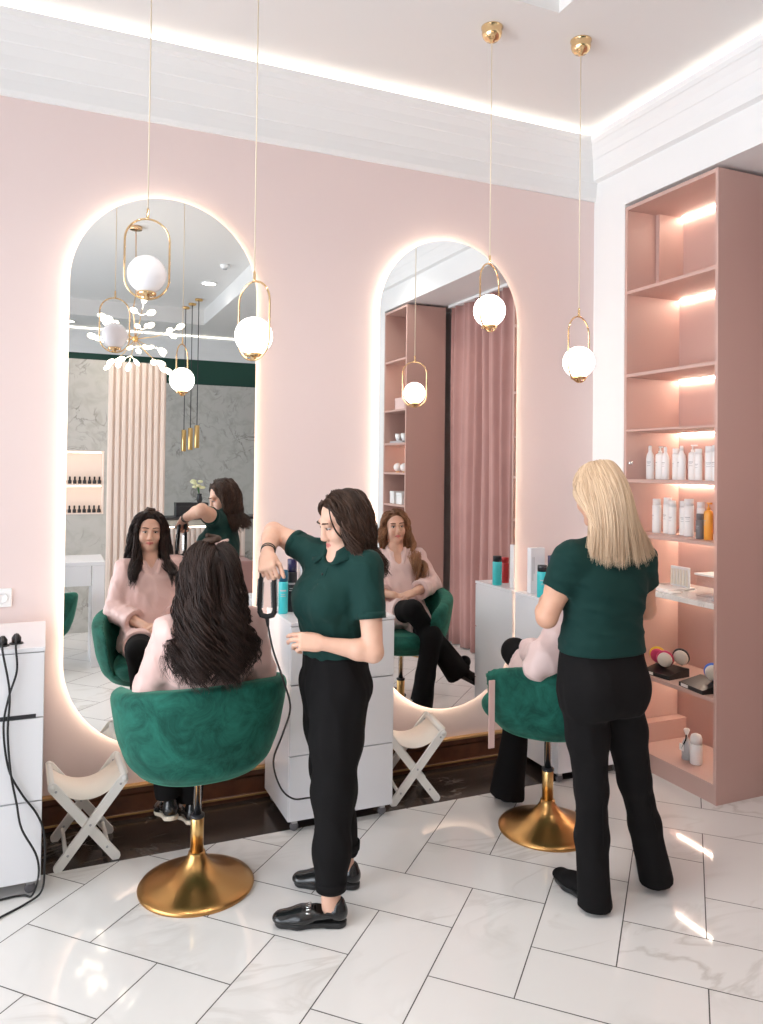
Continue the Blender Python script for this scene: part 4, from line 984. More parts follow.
def robe_fn(J, hd, yb=0.):
    def f(s):
        px, py, pz = J['pelvis']; qx, qy, qz = J['chest']; nx, ny, nz = J['neck']
        s.loft([(pz - .085, px, py + .02, .205, .165, hd), (pz, px, py, .195, .150, hd), (lerp(pz, qz, .45), *lerp(J['pelvis'], J['chest'], .45)[:2], .165, .128, hd), (qz, qx, qy, .182, .132, hd), (qz + .075, qx, qy - .01, .168, .105, hd), (nz - .025, nx, ny, .085, .068, hd)], .02, 2.3, .012)
        s.cone(J['shL'], J['shR'], .066, .066, .045)
        for q in 'LR':
            a, b, w = J['sh' + q], J['el' + q], J['wr' + q]; e = lerp(b, w, .66); d = nrm(w - b)
            s.cone(a, b, .070, .066, .03); s.cone(b, w, .066, .072, .02, cut=[(e, d)])
            hp, kn = J['hip' + q], J['kn' + q]; s.cone(hp, lerp(hp, kn, .62), .108, .092, .04, cut=[(lerp(hp, kn, .60), nrm(kn - hp))])
    return f
def robe_late(J, R, v=.13):
    def late(s):
        f_ = V3(R[0, 1], R[1, 1], 0); f_ /= np.linalg.norm(f_)
        s.cone(J['neck'] + (0, 0, .01), J['neck'] + (0, 0, .12), .055, .06, .008, sub=True)
        for q in (-1, 1): pass
        s.cone(J['neck'] + f_ * .085 + (0, 0, .02), J['neck'] + f_ * .135 + (0, 0, -v), .048, .004, .006, sub=True)
        for q in 'LR': s.cone(lerp(J['el' + q], J['wr' + q], .50), lerp(J['el' + q], J['wr' + q], .9), .030, .050, .004, sub=True)
    return late
def lapels(t, J, R, m, v=.13):
    f_ = V3(R[0, 1], R[1, 1], 0); f_ /= np.linalg.norm(f_); sd = V3(f_[1], -f_[0], 0); nk = J['neck']
    for q in (-1, 1):
        p = [nk - f_ * .058 + (0, 0, .018), nk + sd * q * .060 + (0, 0, .012), nk + sd * q * .055 + f_ * .07 + (0, 0, -.02), nk + sd * q * .02 + f_ * .135 + (0, 0, -.115), nk - sd * q * .055 + f_ * .135 + (0, 0, -.20)]
        link('lapel', MB().tube(smooth_path(p, 6), .013, 10), m, t)
garment(S, 'robe', 'robe', V3(.24, 2.85, .58), V3(.96, 3.72, 1.24), robe_fn(J, PI / 2), .0055, (.0095, 46., dict(seed=21, stretch=(1, 1, .7), sharp=.6)), 2, robe_late(J, HC, .08))
lapels(S, J, HC, 'robe')
link('inner_top', MB().sphere(J['neck'] + (0, .045, -.045), .045, 18, (1, .55, .8)), 'black_cloth', S)
def legs_fn(J, r=(.088, .070, .062, .060), hemcut=.9):
    def f(s):
        for q in 'LR':
            hp, kn, an = J['hip' + q], J['kn' + q], J['an' + q]; e = lerp(kn, an, hemcut)
            s.cone(hp, kn, r[0], r[1], .02); s.cone(kn, lerp(kn, an, .45), r[1], r[2], .02); s.cone(lerp(kn, an, .45), lerp(kn, an, 1.22), r[2], r[3], .02, cut=[(e, nrm(an - kn))])
    return f
garment(S, 'trousers', 'black_cloth', V3(.34, 3.10, .16), V3(.80, 3.80, .86), legs_fn(J, hemcut=1.06), .0055, (.003, 24., dict(seed=14)))
for (ax, ay, az) in ((.525, 3.60, .19), (.625, 3.615, .15)): shoe(S, (ax - .01, ay + .165, az - .065), (ax + .01, ay - .075, az - .015), 0., 'sneaker', 'black_leather', 'sole', heelh=.022, hgt=.07)
k = .98; c = J['head']
rt, dr = scalp_roots(c, HC, k, 300, 16, part=0.)
col = [(c + HC @ V3(0, -.015, .034) * k, HC, np.array((.077, .097, .086)) * k), (c + HC @ V3(0, .02, -.035) * k, HC, np.array((.070, .078, .09)) * k), (c + HC @ V3(0, -.03, -.11) * k, np.eye(3), (.075, .068, .10)), (J['chest'] + (0, .01, .02), np.eye(3), (.195, .150, .160)), (J['chest'] + (0, .02, -.18), np.eye(3), (.18, .165, .22))]
ln = RNG.uniform(.56, .66, len(rt)); H1 = hair_locks(rt, dr + HC[:, 1] * -.8, ln, col, stiff=.58, wave=(.017, 4.0, .9), rad=.0017, seed=5, nseg=36, kids=18, clump=.013, bulge=1.2, level=True, face=(c, HC, .005, .052))
# locks that fall in front of the shoulders
f1 = []
for sgn in (-1, 1):
    for o in (0, .012, -.012):
        f1.append([c + HC @ V3(sgn * .030, .030 + o * .5, .112) * k, c + HC @ V3(sgn * .070, .028 + o, .055) * k, c + HC @ V3(sgn * .080, .020 + o, -.03) * k, J['neck'] + (sgn * (.084 + o), .066 + o, .0), J['chest'] + (sgn * (.112 + o), .140 + o * .4, .085), J['chest'] + (sgn * (.135 + o * 1.3), .158 + o * .4, .015)])
H2 = hair_fan(guide_paths(f1, 5, .008, 6), np.full(30, .44), (), (.008, 4.5, .8), .0017, 6, 12, .010)
hair = hair_object('hair', [H1, H2], 'hair_dark', S); hair_base(hair, c, HC, k, 'hair_dark')
# twisted up section with clips on the crown
tw = [c + HC @ (V3(.028 * math.cos(a) * (1 - a / 30), -.02 + .034 * math.sin(a), .110 + .004 * a) * k) for a in np.linspace(0, 9, 40)]
link('hair_twist', MB().tube(tw, [.017 - .008 * i / 40 for i in range(40)], 10), 'black_plastic' if False else 'brow', hair)
for (x, y, z, a) in ((.030, -.045, .120, .4), (-.012, .015, .122, -.5)):
    p = c + HC @ V3(x, y, z); link('hair_clip', MB().bar(p - V3(math.cos(a), math.sin(a), .2) * .030, p + V3(math.cos(a), math.sin(a), .2) * .030, .014, .010, (0, 0, 1), .003), 'robe' if x > 0 else 'black_plastic', hair)

# =========================== the smiling client in the corner chair
S = thing('person', 'seated smiling client with caramel curls in pale pink robe, mostly seen in the mirror', 'person', (2.29, 3.1, .60))
J = dict(pelvis=V3(2.315, 3.03, .735), chest=V3(2.330, 2.925, 1.00), neck=V3(2.335, 2.890, 1.155), head=V3(2.335, 2.885, 1.318), shL=V3(2.185, 2.875, 1.085), elL=V3(2.105, 2.965, .870), wrL=V3(2.180, 3.22, .880), shR=V3(2.480, 2.935, 1.095), elR=V3(2.545, 3.07, .915), wrR=V3(2.320, 3.225, .890),
         hipL=V3(2.20, 3.12, .735), knL=V3(2.235, 3.40, .808), anL=V3(2.52, 3.47, .41), hipR=V3(2.37, 3.12, .70), knR=V3(2.335, 3.475, .640), anR=V3(2.245, 3.475, .085))
HD = frame((-.22, 1, -.02)) @ np.array(Matrix.Rotation(-.06, 3, 'Y'))
skin_body(S, J, HD, [(J['wrL'], (.70, .15, -.25), (.1, -.3, -.9), -1, dict(curl=(.3, .35, .4, .45), thumb=(.5, .2))), (J['wrR'], (-.80, .30, -.15), (-.1, -.3, -.9), 1, dict(curl=(.3, .35, .4, .45), thumb=(.5, .2)))], 'skin_pale', brow='hair_caramel', smile=1.)
rb0 = robe_fn(J, PI / 2 + .2)
def rb(s):      # with the wide sleeve draped over the chair rim
    rb0(s); s.cone((2.150, 2.86, 1.04), (2.035, 2.850, .925), .072, .078, .04); s.cone((2.035, 2.850, .925), (1.985, 2.855, .880), .076, .060, .03)
garment(S, 'robe', 'robe_light', V3(1.86, 2.70, .58), V3(2.70, 3.50, 1.24), rb, .0055, (.0095, 46., dict(seed=31, stretch=(1, 1, .7), sharp=.6)), 2, robe_late(J, HD, .15))
lapels(S, J, HD, 'robe_light', .15)
link('inner_top', MB().sphere(J['neck'] + (0, .055, -.085), .055, 18, (1, .6, 1.1)), 'white_fabric', S)
link('belt_end', solid(((1.872, 3.06, .47), (1.904, 3.066, .78)), bevel=.002), 'robe', S)
garment(S, 'trousers', 'black_cloth', V3(2.0, 2.98, .01), V3(2.68, 3.65, .98), legs_fn(J, (.088, .068, .064, .096), 1.09), .0055, (.003, 24., dict(seed=15)))
shoe(S, (2.370, 3.655, 0), (2.225, 3.455, 0), .012, 'ankle_boot', heelh=.05, boot=True); shoe(S, (2.70, 3.50, .27), (2.50, 3.47, .375), 0., 'ankle_boot', 'black_cloth', heelh=.03, boot=True)
k = .98; c = J['head']
rt, dr = scalp_roots(c, HD, k, 220, 26, part=-.02)
col = [(c + HD @ V3(0, -.015, .034) * k, HD, np.array((.077, .097, .086)) * k), (c + HD @ V3(0, .02, -.035) * k, HD, np.array((.070, .076, .09)) * k), (c + HD @ V3(0, -.03, -.11) * k, np.eye(3), (.075, .068, .10)), (J['chest'] + (0, .0, .02), np.eye(3), (.20, .135, .16))]
H1 = hair_locks(rt, dr + HD[:, 1] * -.3, RNG.uniform(.26, .34, len(rt)), col, stiff=.58, wave=(.012, 6., .6), rad=.0017, seed=7, nseg=30, kids=16, clump=.013, bulge=1.2, level=True, face=(c, HD, .0, .052))
f1 = []
for o in (-.018, -.006, .006, .018):
    f1.append([c + HD @ V3(.020, .020 + o * .4, .116) * k, c + HD @ V3(.072, .018 + o * .6, .055) * k, c + HD @ V3(.088, .008 + o * .6, -.03) * k, J['neck'] + (.098 + o, .040 + o, -.010), J['chest'] + (.105 + o, .158, .055), J['chest'] + (.110 + o * 1.2, .178, -.075)])
H2 = hair_fan(guide_paths(f1, 7, .010, 8), np.full(28, .46), (), (.017, 7., .7), .0017, 8, 14, .011)
hair = hair_object('hair', [H1, H2], 'hair_caramel', S); hair_base(hair, c, HD, k, 'hair_caramel')
# ------------------------------------------------------------------ pink shelf cabinets and their alcove
def shelf_cabinet(y0, y1, shelves, label, leds=True):
    x0, x1 = XR, 3.668; t = thing('display_cabinet', label, 'cabinet', (x0, (y0 + y1) / 2, 0)); w = .020
    link('side_panel', solid(((x0, y0, .0), (x1, y0 + w, 3.362)), bevel=.0015), 'cabinet_pink', t)
    link('side_panel', solid(((x0, y1 - w, .0), (x1, y1, 3.362)), bevel=.0015), 'cabinet_pink', t)
    link('top_panel', solid(((x0, y0 + w, 3.340), (x1, y1 - w, 3.362)), bevel=.0015), 'cabinet_pink', t)
    link('back_panel', solid(((x1 - .012, y0 + w, .0), (x1, y1 - w, 3.340))), 'cabinet_pink', t)
    link('plinth', solid(((x0 + .004, y0 + w, .0), (x0 + .022, y1 - w, .084))), 'cabinet_pink', t)
    for z, th, m in shelves:
        sh = link('shelf', solid(((x0 + (.0 if th > .01 else .02), y0 + w, z - th), (x1 - .012, y1 - w, z)), bevel=.0015 if th > .01 else 0), m, t)
    if leds:
        for z in leds: link('light_strip', solid(((x1 - .028, y0 + w + .015, z - .010), (x1 - .013, y1 - w - .015, z - .002))), 'led_shelf', t)
    return t
CAB = [(2.842, .020, 'cabinet_pink'), (2.334, .020, 'cabinet_pink'), (1.995, .012, 'cabinet_pink'), (1.695, .020, 'cabinet_pink'), (1.372, .020, 'cabinet_pink'), (1.050, .030, 'marble_top'), (.553, .022, 'cabinet_pink'), (.106, .022, 'cabinet_pink')]
c1 = shelf_cabinet(3.030, 3.750, CAB, 'dusty pink display cabinet with lit shelves of white bottles in the corner', (3.340, 2.822, 2.314, 1.983, 1.675, 1.352, 1.019, .530))
link('divider_panel', solid(((3.46, 3.700, 2.842), (3.656, 3.7295, 3.340))), 'cabinet_pink', c1)
link('box_plinth', solid(((3.30, 3.655, .1062), (3.6555, 3.7295, .225)), bevel=.002), 'cabinet_pink', c1)
link('knob', MB().lathe([(.004, 0), (.004, .012), (.013, .016), (.015, .024), (.009, .031)], 12, (3.252, 3.7296, 1.792), Matrix.Rotation(PI / 2, 3, 'X')), 'chrome', c1)
c2 = shelf_cabinet(.585, 1.131, [(2.842, .020, 'cabinet_pink'), (2.334, .020, 'cabinet_pink'), (1.995, .020, 'cabinet_pink'), (1.695, .020, 'cabinet_pink'), (1.372, .020, 'cabinet_pink'), (1.050, .020, 'cabinet_pink'), (.553, .02, 'cabinet_pink'), (.106, .02, 'cabinet_pink')], 'dusty pink display cabinet beside the curtain, seen in the mirror', (2.822, 1.975))
# curtain
cu = []; n = 170; y0, y1 = 1.16, 3.005
rng = np.random.default_rng(4); ph = rng.uniform(0, 6, 6)
def fold(y, z):
    s = (y - y0) / (y1 - y0); u = s * 2 * PI * 11
    a = .038 * math.sin(u + .8 * math.sin(u * .31 + ph[0])) + .012 * math.sin(2.1 * u + ph[1])
    return 3.735 + a * (.75 + .25 * (1 - z / 3.3)) + .01 * math.sin(z * 1.7 + u * .2)
zs = [.012, .25, .6, 1., 1.5, 2., 2.5, 2.9, 3.2, 3.36]; vs = []; fs = []
for off in (0, .006):
    for z in zs:
        for i in range(n + 1): y = y0 + (y1 - y0) * i / n; vs.append((fold(y, z) + off, y, z))
m_ = n + 1; K = len(zs) * m_
for j in range(len(zs) - 1):
    for i in range(n):
        a = j * m_ + i; fs += [(a, a + 1, a + m_ + 1, a + m_), (K + a, K + a + m_, K + a + m_ + 1, K + a + 1)]
for i in range(n): fs += [(i, K + i, K + i + 1, i + 1), ((len(zs) - 1) * m_ + i, (len(zs) - 1) * m_ + i + 1, K + (len(zs) - 1) * m_ + i + 1, K + (len(zs) - 1) * m_ + i)]
cur = thing('curtain', 'floor length pink velvet curtain hanging in folds between two pink cabinets', 'curtain', (3.735, 2.08, 0))
link('drape', MB().add(vs, fs, True), 'curtain_pink', cur)
link('curtain_rail', solid(((3.69, 1.14, 3.3605), (3.78, 3.02, 3.3845))), 'white_paint', cur)

# ------------------------------------------------------------------ shelf goods
def bottle(loc, h, r, kind, label, group, body='white_plastic', cap='white_plastic', print_m='label_grey'):
    t = thing('bottle', label, 'bottle', loc, random.uniform(-.5, .5), group)
    if kind == 'neck': pr = [(r * .92, 0), (r, .004), (r, h * .62), (r * .86, h * .72), (r * .46, h * .82), (r * .42, h * .86)]; cp = [(r * .44, h * .8605), (r * .44, h * .97), (r * .3, h)]
    elif kind == 'pump': pr = [(r * .94, 0), (r, .004), (r, h * .70), (r * .9, h * .76), (r * .4, h * .80)]; cp = [(r * .38, h * .8005), (r * .42, h * .86), (r * .16, h * .87), (r * .14, h * .96)]
    elif kind == 'can': pr = [(r * .95, 0), (r, .004), (r, h * .80), (r * .93, h * .82)]; cp = [(r * .93, h * .8205), (r * .93, h * .985), (r * .86, h)]
    else: pr = [(r * .95, 0), (r, .003), (r, h * .74), (r * .92, h * .755)]; cp = [(r * .86, h * .7555), (r * .86, h * .985), (r * .8, h)]
    link('flask', MB().lathe(pr, 20), body, t, False)
    c = link('cap', MB().lathe(cp, 16), cap, t, False)
    if kind == 'pump': link('nozzle', MB().box((-.008, -.030, h * .955), (.008, .008, h), .003), cap, c, False)
    if print_m:      # a few lines of small print on the front
        m = MB()
        for k, z in enumerate((.50, .46, .40)):
            a0 = PI - (.55, .35, .45)[k]; a1 = PI + (.55, .35, .45)[k]; q = 6; rr = r * 1.006
            v = [(rr * math.cos(a0 + (a1 - a0) * i / q), rr * math.sin(a0 + (a1 - a0) * i / q), h * z + dz) for dz in (0, h * (.022, .012, .012)[k]) for i in range(q + 1)]
            m.add(v, [(i, i + 1, q + 2 + i, q + 1 + i) for i in range(q)], True)
        link('print', m, print_m, t, False)
    return t
up = [('neck', .205, .024), ('pump', .200, .028), ('neck', .196, .022), ('can', .185, .021), ('neck', .200, .024), ('pump', .205, .024), ('can', .180, .020), ('can', .195, .027), ('can', .198, .024)]
for i, (k, h, r) in enumerate(up):
    y = 3.698 - i * .0640
    bottle((3.395 + (.02 if i % 2 else 0), y, 1.6955), h, r, k, 'white %s bottle, %s from the pilaster on the upper bottle shelf' % ({'neck': 'tapered', 'pump': 'pump', 'can': 'straight'}[k], ORD[i]), 'white bottles on the upper bottle shelf')
lo = [('can', .205, .026), ('can', .215, .026), ('can', .200, .022), ('can', .200, .024), ('can', .215, .028), ('can', .200, .022)]
for i, (k, h, r) in enumerate(lo):
    y = 3.640 - i * .064
    bottle((3.395 + (.025 if i % 2 else 0), y, 1.3725), h, r, k, 'white straight spray bottle, %s from the pilaster on the lower bottle shelf' % ORD[i], 'white bottles on the lower bottle shelf')
bottle((3.33, 3.238, 1.3725), .140, .023, 'tube', 'dark grey bottle beside the orange one on the lower bottle shelf', None, 'grey_plastic', 'grey_plastic')
bottle((3.33, 3.178, 1.3725), .205, .024, 'pump', 'orange pump bottle at the panel end of the lower bottle shelf', None, 'amber', 'amber')
# things on the marble counter shelf
cs = thing('sample_rack', 'white card rack of nail samples standing on the marble shelf', 'rack', (3.46, 3.52, 1.0505))
link('base', solid(((3.42, 3.44, 1.0505), (3.50, 3.60, 1.062)), bevel=.002), 'white_plastic', cs)
link('card', solid(((3.462, 3.445, 1.062), (3.472, 3.595, 1.180)), bevel=.004), 'white_plastic', cs)
for i in range(6): link('strip', solid(((3.455, 3.455 + i * .0235, 1.070), (3.4615, 3.470 + i * .0235, 1.165)), bevel=.002), 'cabinet_pink' if i == 9 else 'bristle', cs)
tag(link('paper_stack', solid(((3.28, 3.42, 1.0505), (3.40, 3.66, 1.066)), bevel=.003), 'white_plastic'), 'white flat box lying on the marble shelf before the sample rack', 'box')
tag(link('price_card', solid(((3.25, 3.36, 1.0505), (3.32, 3.47, 1.060)), bevel=.002), 'white_fabric'), 'small white card lying near the front edge of the marble shelf', 'card')
gc = thing('glass_case', 'clear glass case with a dark box inside on the marble shelf', 'case', (3.45, 3.17, 1.0505))
for a, b in (((3.36, 3.07, 1.0505), (3.365, 3.30, 1.165)), ((3.60, 3.07, 1.0505), (3.605, 3.30, 1.165)), ((3.3655, 3.295, 1.0505), (3.5995, 3.30, 1.165))): link('pane', solid((a, b)), 'window_glass', gc)
link('lid', solid(((3.355, 3.065, 1.1655), (3.61, 3.305, 1.176)), bevel=.002), 'white_plastic', gc)
tag(link('dark_box', solid(((3.45, 3.11, 1.0505), (3.50, 3.19, 1.150)), bevel=.003), 'grey_plastic'), 'small dark grey box inside the glass case', 'box')
pw = tag(link('hair_pins', MB().tube([(3.27, 3.10, 1.058), (3.285, 3.085, 1.062), (3.275, 3.07, 1.058), (3.262, 3.085, 1.060), (3.285, 3.105, 1.058)], .0035, 8), 'steel'), 'small coil of metal pins on the marble shelf front edge', 'hair pins')
# brush trays
def brush_tray(y, x, rot, label):
    t = thing('display_tray', label, 'tray', (x, y, .5535), rot)
    link('tray_base', MB().extrude([(-.085, -.095, .0), (.085, -.095, .0), (.085, -.095, .048), (.060, -.095, .052), (-.085, -.095, .022)], (0, .19, 0)), 'black_plastic', t, False)
    link('label_card', solid(((-.0872, .02, .004), (-.0856, .075, .020))), 'white_fabric', t, False)
    return t
def brush(loc, yaw, m, label, m2='bristle', tilt=.40):
    t = thing('hair_brush', label, 'brush', loc, yaw)
    R = Matrix.Rotation(-tilt, 3, 'Y')
    link('paddle', MB().sphere((0, 0, 0), .056, 20, (.26, .88, 1), R), m, t, False)
    link('bristle_pad', MB().sphere(R @ Vector((-.012, 0, .0)), .049, 20, (.32, .86, 1), R), m2, t, False)
    link('handle', MB().tube([R @ Vector((.002, 0, -.042)), R @ Vector((.004, 0, -.058))], [.011, .008], 10), m, t, False)
    return t
brush_tray(3.505, 3.345, rz(6), 'black display tray holding red and white brushes on the low shelf')
brush((3.345, 3.570, .657), rz(38), 'yellow', 'red faced brush with yellow rim, first on the brush tray', 'magenta')
brush((3.325, 3.492, .653), rz(42), 'magenta', 'white bristle brush with pink rim in the middle of the tray')
brush((3.405, 3.448, .668), rz(35), 'charcoal', 'white bristle brush with dark rim at the back of the tray')
brush_tray(3.205, 3.325, rz(-6), 'black display tray holding a blue rimmed brush beside the cabinet side panel')
brush((3.350, 3.160, .657), rz(40), 'blue', 'white bristle brush with blue rim on the smaller tray')
# bottom shelf: small bottle with a gift tag and a white bottle
gb = thing('gift_bottle', 'small grey bottle tied with a black ribbon and paper tag on the bottom shelf', 'bottle', (3.375, 3.372, .1065))
link('flask', MB().lathe([(.026, 0), (.028, .004), (.028, .085), (.020, .105), (.008, .118)], 20), 'label_grey', gb, False)
link('wrapping_top', MB().lathe([(.008, .1185), (.006, .135), (.018, .165), (.014, .172)], 12), 'white_fabric', gb, False)
link('ribbon', MB().tube([(-.010, -.006, .140), (-.020, -.012, .115), (-.030, -.004, .085), (-.0295, .008, .060)], .0035, 6), 'black_cloth', gb, False)
link('paper_tag', solid(((-.0325, -.008, .050), (-.0300, .024, .088))), 'white_fabric', gb, False)
wb = thing('lotion_bottle', 'round shouldered white bottle standing on the bottom shelf', 'bottle', (3.372, 3.300, .1065))
link('flask', MB().lathe([(.031, 0), (.034, .005), (.034, .105), (.030, .112)], 24), 'white_plastic', wb, False)
link('cap', MB().lathe([(.032, .1125), (.033, .140), (.026, .160), (.008, .168)], 20), 'white_plastic', wb, False)
# goods in the mirrored cabinet
def boxthing(lo, hi, m, label, cat='box', name='carton', bevel=.003, lid=None):
    t = thing(name, label, cat, ((lo[0] + hi[0]) / 2, (lo[1] + hi[1]) / 2, lo[2]))
    z = hi[2] - (hi[2] - lo[2]) * .25
    link('body', solid((lo, (hi[0], hi[1], z)), bevel=bevel), m, t); link('lid', solid(((lo[0] - .002, lo[1] - .002, z + .0005), (hi[0] + .002, hi[1] + .002, hi[2])), bevel=bevel), lid or m, t); return t
boxthing((3.30, .72, 2.335), (3.45, .95, 2.46), 'robe_light', 'pink box on a high shelf of the mirrored cabinet')
boxthing((3.28, .66, 1.3725), (3.42, .76, 1.50), 'white_plastic', 'white box in the mirrored cabinet, nearer the outer edge')
boxthing((3.28, .82, 1.3725), (3.42, .95, 1.49), 'white_plastic', 'white box in the mirrored cabinet, nearer the curtain side')
for i, y in enumerate((.74, .90)):
    g = thing('glass_globe', 'white round ornament on the mirrored cabinet shelf, %s one' % ('outer' if i == 0 else 'inner'), 'ornament', (3.33, y, 1.6955), 0)
    link('ball', MB().sphere((0, 0, .052), .044, 20), 'white_plastic', g, False); link('foot', MB().lathe([(.022, 0), (.020, .006), (.012, .012)], 16), 'gold', g, False)
tr = thing('cup_tray', 'pale tray with two white cups in the mirrored cabinet', 'tray', (3.33, .80, 1.9955)); link('tray_base', solid(((3.27, .66, 1.9955), (3.41, .97, 2.018)), bevel=.004), 'label_grey', tr)
for i, y in enumerate((.75, .89)):
    k = thing('cup', 'white cup on the mirrored tray, %s one' % ('outer' if i == 0 else 'inner'), 'cup', (3.33, y, 2.0185)); link('bowl', MB().lathe([(.018, 0), (.030, .03), (.036, .075), (.033, .075), (.026, .03), (.005, .012)], 18), 'white_plastic', k, False); link('handle', MB().tube([(.0, -.031, .055), (.0, -.055, .050), (.0, -.050, .025), (.0, -.029, .026)], .004, 8), 'white_plastic', k, False)

# ------------------------------------------------------------------ bottles on the white cabinets
def tall(loc, h, r, body, cap, label, capfrac=.26, name='hair_product_bottle', pm='label_grey'):
    t = thing(name, label, 'bottle', loc, PI / 2 - .3)
    link('flask', MB().lathe([(r * .95, 0), (r, .004), (r, h * (1 - capfrac)), (r * .95, h * (1 - capfrac) + .004)], 24), body, t, False)
    link('cap', MB().lathe([(r * .93, h * (1 - capfrac) + .0045), (r * .93, h - .004), (r * .85, h)], 20), cap, t, False)
    if pm:
        m = MB()
        for k, z in enumerate((.52, .44, .40)):
            a0 = PI - (.7, .45, .55)[k]; a1 = PI + (.7, .45, .55)[k]; q = 8; rr = r * 1.004
            v = [(rr * math.cos(a0 + (a1 - a0) * i / q), rr * math.sin(a0 + (a1 - a0) * i / q), h * z + dz) for dz in (0, h * (.035, .015, .015)[k]) for i in range(q + 1)]
            m.add(v, [(i, i + 1, q + 2 + i, q + 1 + i) for i in range(q)], True)
        link('print', m, pm, t, False)
    return t
tall((1.108, 3.80, 1.0055), .218, .024, 'teal', 'teal_cap', 'turquoise bottle with dark blue cap on the cabinet between the mirrors', .28)
tall((1.165, 3.84, 1.0055), .268, .026, 'charcoal', 'navy', 'black can with navy cap beside the turquoise bottle on the cabinet', .26)
def whitebox(x0, y0, x1, y1, h, label):
    t = thing('product_carton', label, 'box', ((x0 + x1) / 2, (y0 + y1) / 2, 1.0055))
    link('body', solid(((x0, y0, 1.0055), (x1, y1, 1.0055 + h)), bevel=.003), 'white_lacquer', t)
    link('print', solid(((x0 + .012, y0 - .0012, 1.08), (x0 + .016, y0 - .0002, 1.0055 + h * .8)), ((x0 + .022, y0 - .0012, 1.12), (x0 + .025, y0 - .0002, 1.0055 + h * .8))), 'label_grey', t)
whitebox(1.205, 3.82, 1.275, 3.88, .315, 'tall white carton behind the turquoise and black bottles')
whitebox(2.665, 3.895, 2.765, 3.935, .270, 'tall white carton on the corner cabinet beside the blonde stylist')
tall((2.655, 3.765, 1.0055), .185, .030, 'teal', 'charcoal', 'turquoise bottle with black cap on the corner cabinet', .22)
tall((2.790, 3.86, 1.0055), .225, .026, 'label_grey', 'navy', 'navy capped bottle beside the blonde stylist on the corner cabinet', .4)
tall((2.755, 3.700, 1.0055), .165, .026, 'red', 'red', 'red bottle beside the turquoise one, seen only in the curtain mirror', .24)

# ------------------------------------------------------------------ socket and cables by the white cabinet
so = thing('wall_socket', 'white wall socket above the cable cabinet', 'socket', (-.175, YW, 1.118))
link('plate', solid(((-.225, YW - .010, 1.075), (-.143, YW - .0002, 1.162)), bevel=.003), 'white_plastic', so)
link('insert', MB().lathe([(.026, 0), (.026, .003), (.020, .0035), (.018, -.001)], 24, (-.184, YW - .0102, 1.118), Matrix.Rotation(PI / 2, 3, 'X')), 'white_paint', so)
for pl, pts, lab in (((-.105, 3.545, 1.010), [(-.105, 3.545, 1.044), (-.104, 3.50, 1.048), (-.103, 3.43, 1.012), (-.098, 3.424, .92), (-.126, 3.428, .815), (-.142, 3.428, .697), (-.121, 3.428, .534), (-.072, 3.430, .426), (-.015, 3.430, .337), (.014, 3.432, .25), (.018, 3.430, .13), (.008, 3.42, .03), (-.05, 3.39, .006), (-.137, 3.326, .006), (-.24, 3.24, .006)], 'black cable from the socket nearer the cabinet edge, looping down its front'),
                     ((-.155, 3.515, 1.010), [(-.155, 3.515, 1.044), (-.154, 3.47, 1.046), (-.150, 3.415, 1.005), (-.122, 3.412, .841), (-.126, 3.412, .681), (-.112, 3.412, .52), (-.089, 3.412, .397), (-.069, 3.412, .294), (-.015, 3.410, .184), (-.004, 3.412, .10), (-.026, 3.43, .015), (-.06, 3.46, .006), (-.12, 3.462, .006), (-.26, 3.43, .006)], 'black cable from the socket further from the cabinet edge, trailing on tiles')):
    t = thing('power_cable', lab, 'cable', pl)
    link('plug', MB().lathe([(.0185, .0005), (.0185, .020), (.012, .030), (.007, .036)], 18, Vector(pl)), 'black_plastic', t)
    link('cord', MB().tube(smooth_path(pts), .0042, 8), 'black_rubber', t)

# ------------------------------------------------------------------ the far side of the salon, seen in the mirrors
NX0, NX1, NZ0, NZ1 = -.30, .548, 1.222, 1.885; PY = -.57
struct('wall_partition', solid(((-1.1, PY - .30, 0), (NX0, PY, 2.835)), ((NX1, PY - .30, 0), (1.163, PY, 2.835)), ((NX0, PY - .30, 0), (NX1, PY, NZ0)), ((NX0, PY - .30, NZ1), (NX1, PY, 2.835)), ((NX0, PY - .30, NZ0), (NX1, PY - .16, NZ1))), 'grey_marble')
ns = thing('niche_shelf', 'pink lined lit wall niche with rows of nail polish', 'shelf', (.12, PY - .08, NZ0))
link('lining', solid(((NX0 + .001, PY - .158, NZ0 + .001), (NX1 - .001, PY - .146, NZ1 - .001)), ((NX1 - .014, PY - .146, NZ0 + .001), (NX1 - .001, PY + .006, NZ1 - .001)), ((NX0 + .001, PY - .146, NZ0 + .001), (NX0 + .014, PY + .006, NZ1 - .001)), ((NX0 + .014, PY - .146, NZ0 + .001), (NX1 - .014, PY + .006, NZ0 + .014)), ((NX0 + .014, PY - .146, NZ1 - .014), (NX1 - .014, PY + .006, NZ1 - .001))), 'slat_pink', ns)
link('shelf_board', solid(((NX0 + .0145, PY - .1455, 1.520), (NX1 - .0145, PY + .006, 1.538))), 'slat_pink', ns)
for z in (NZ1 - .0145, 1.5195): link('light_strip', solid(((NX0 + .03, PY - .03, z - .010), (NX1 - .03, PY - .012, z))), 'led_niche', ns)
pol = None
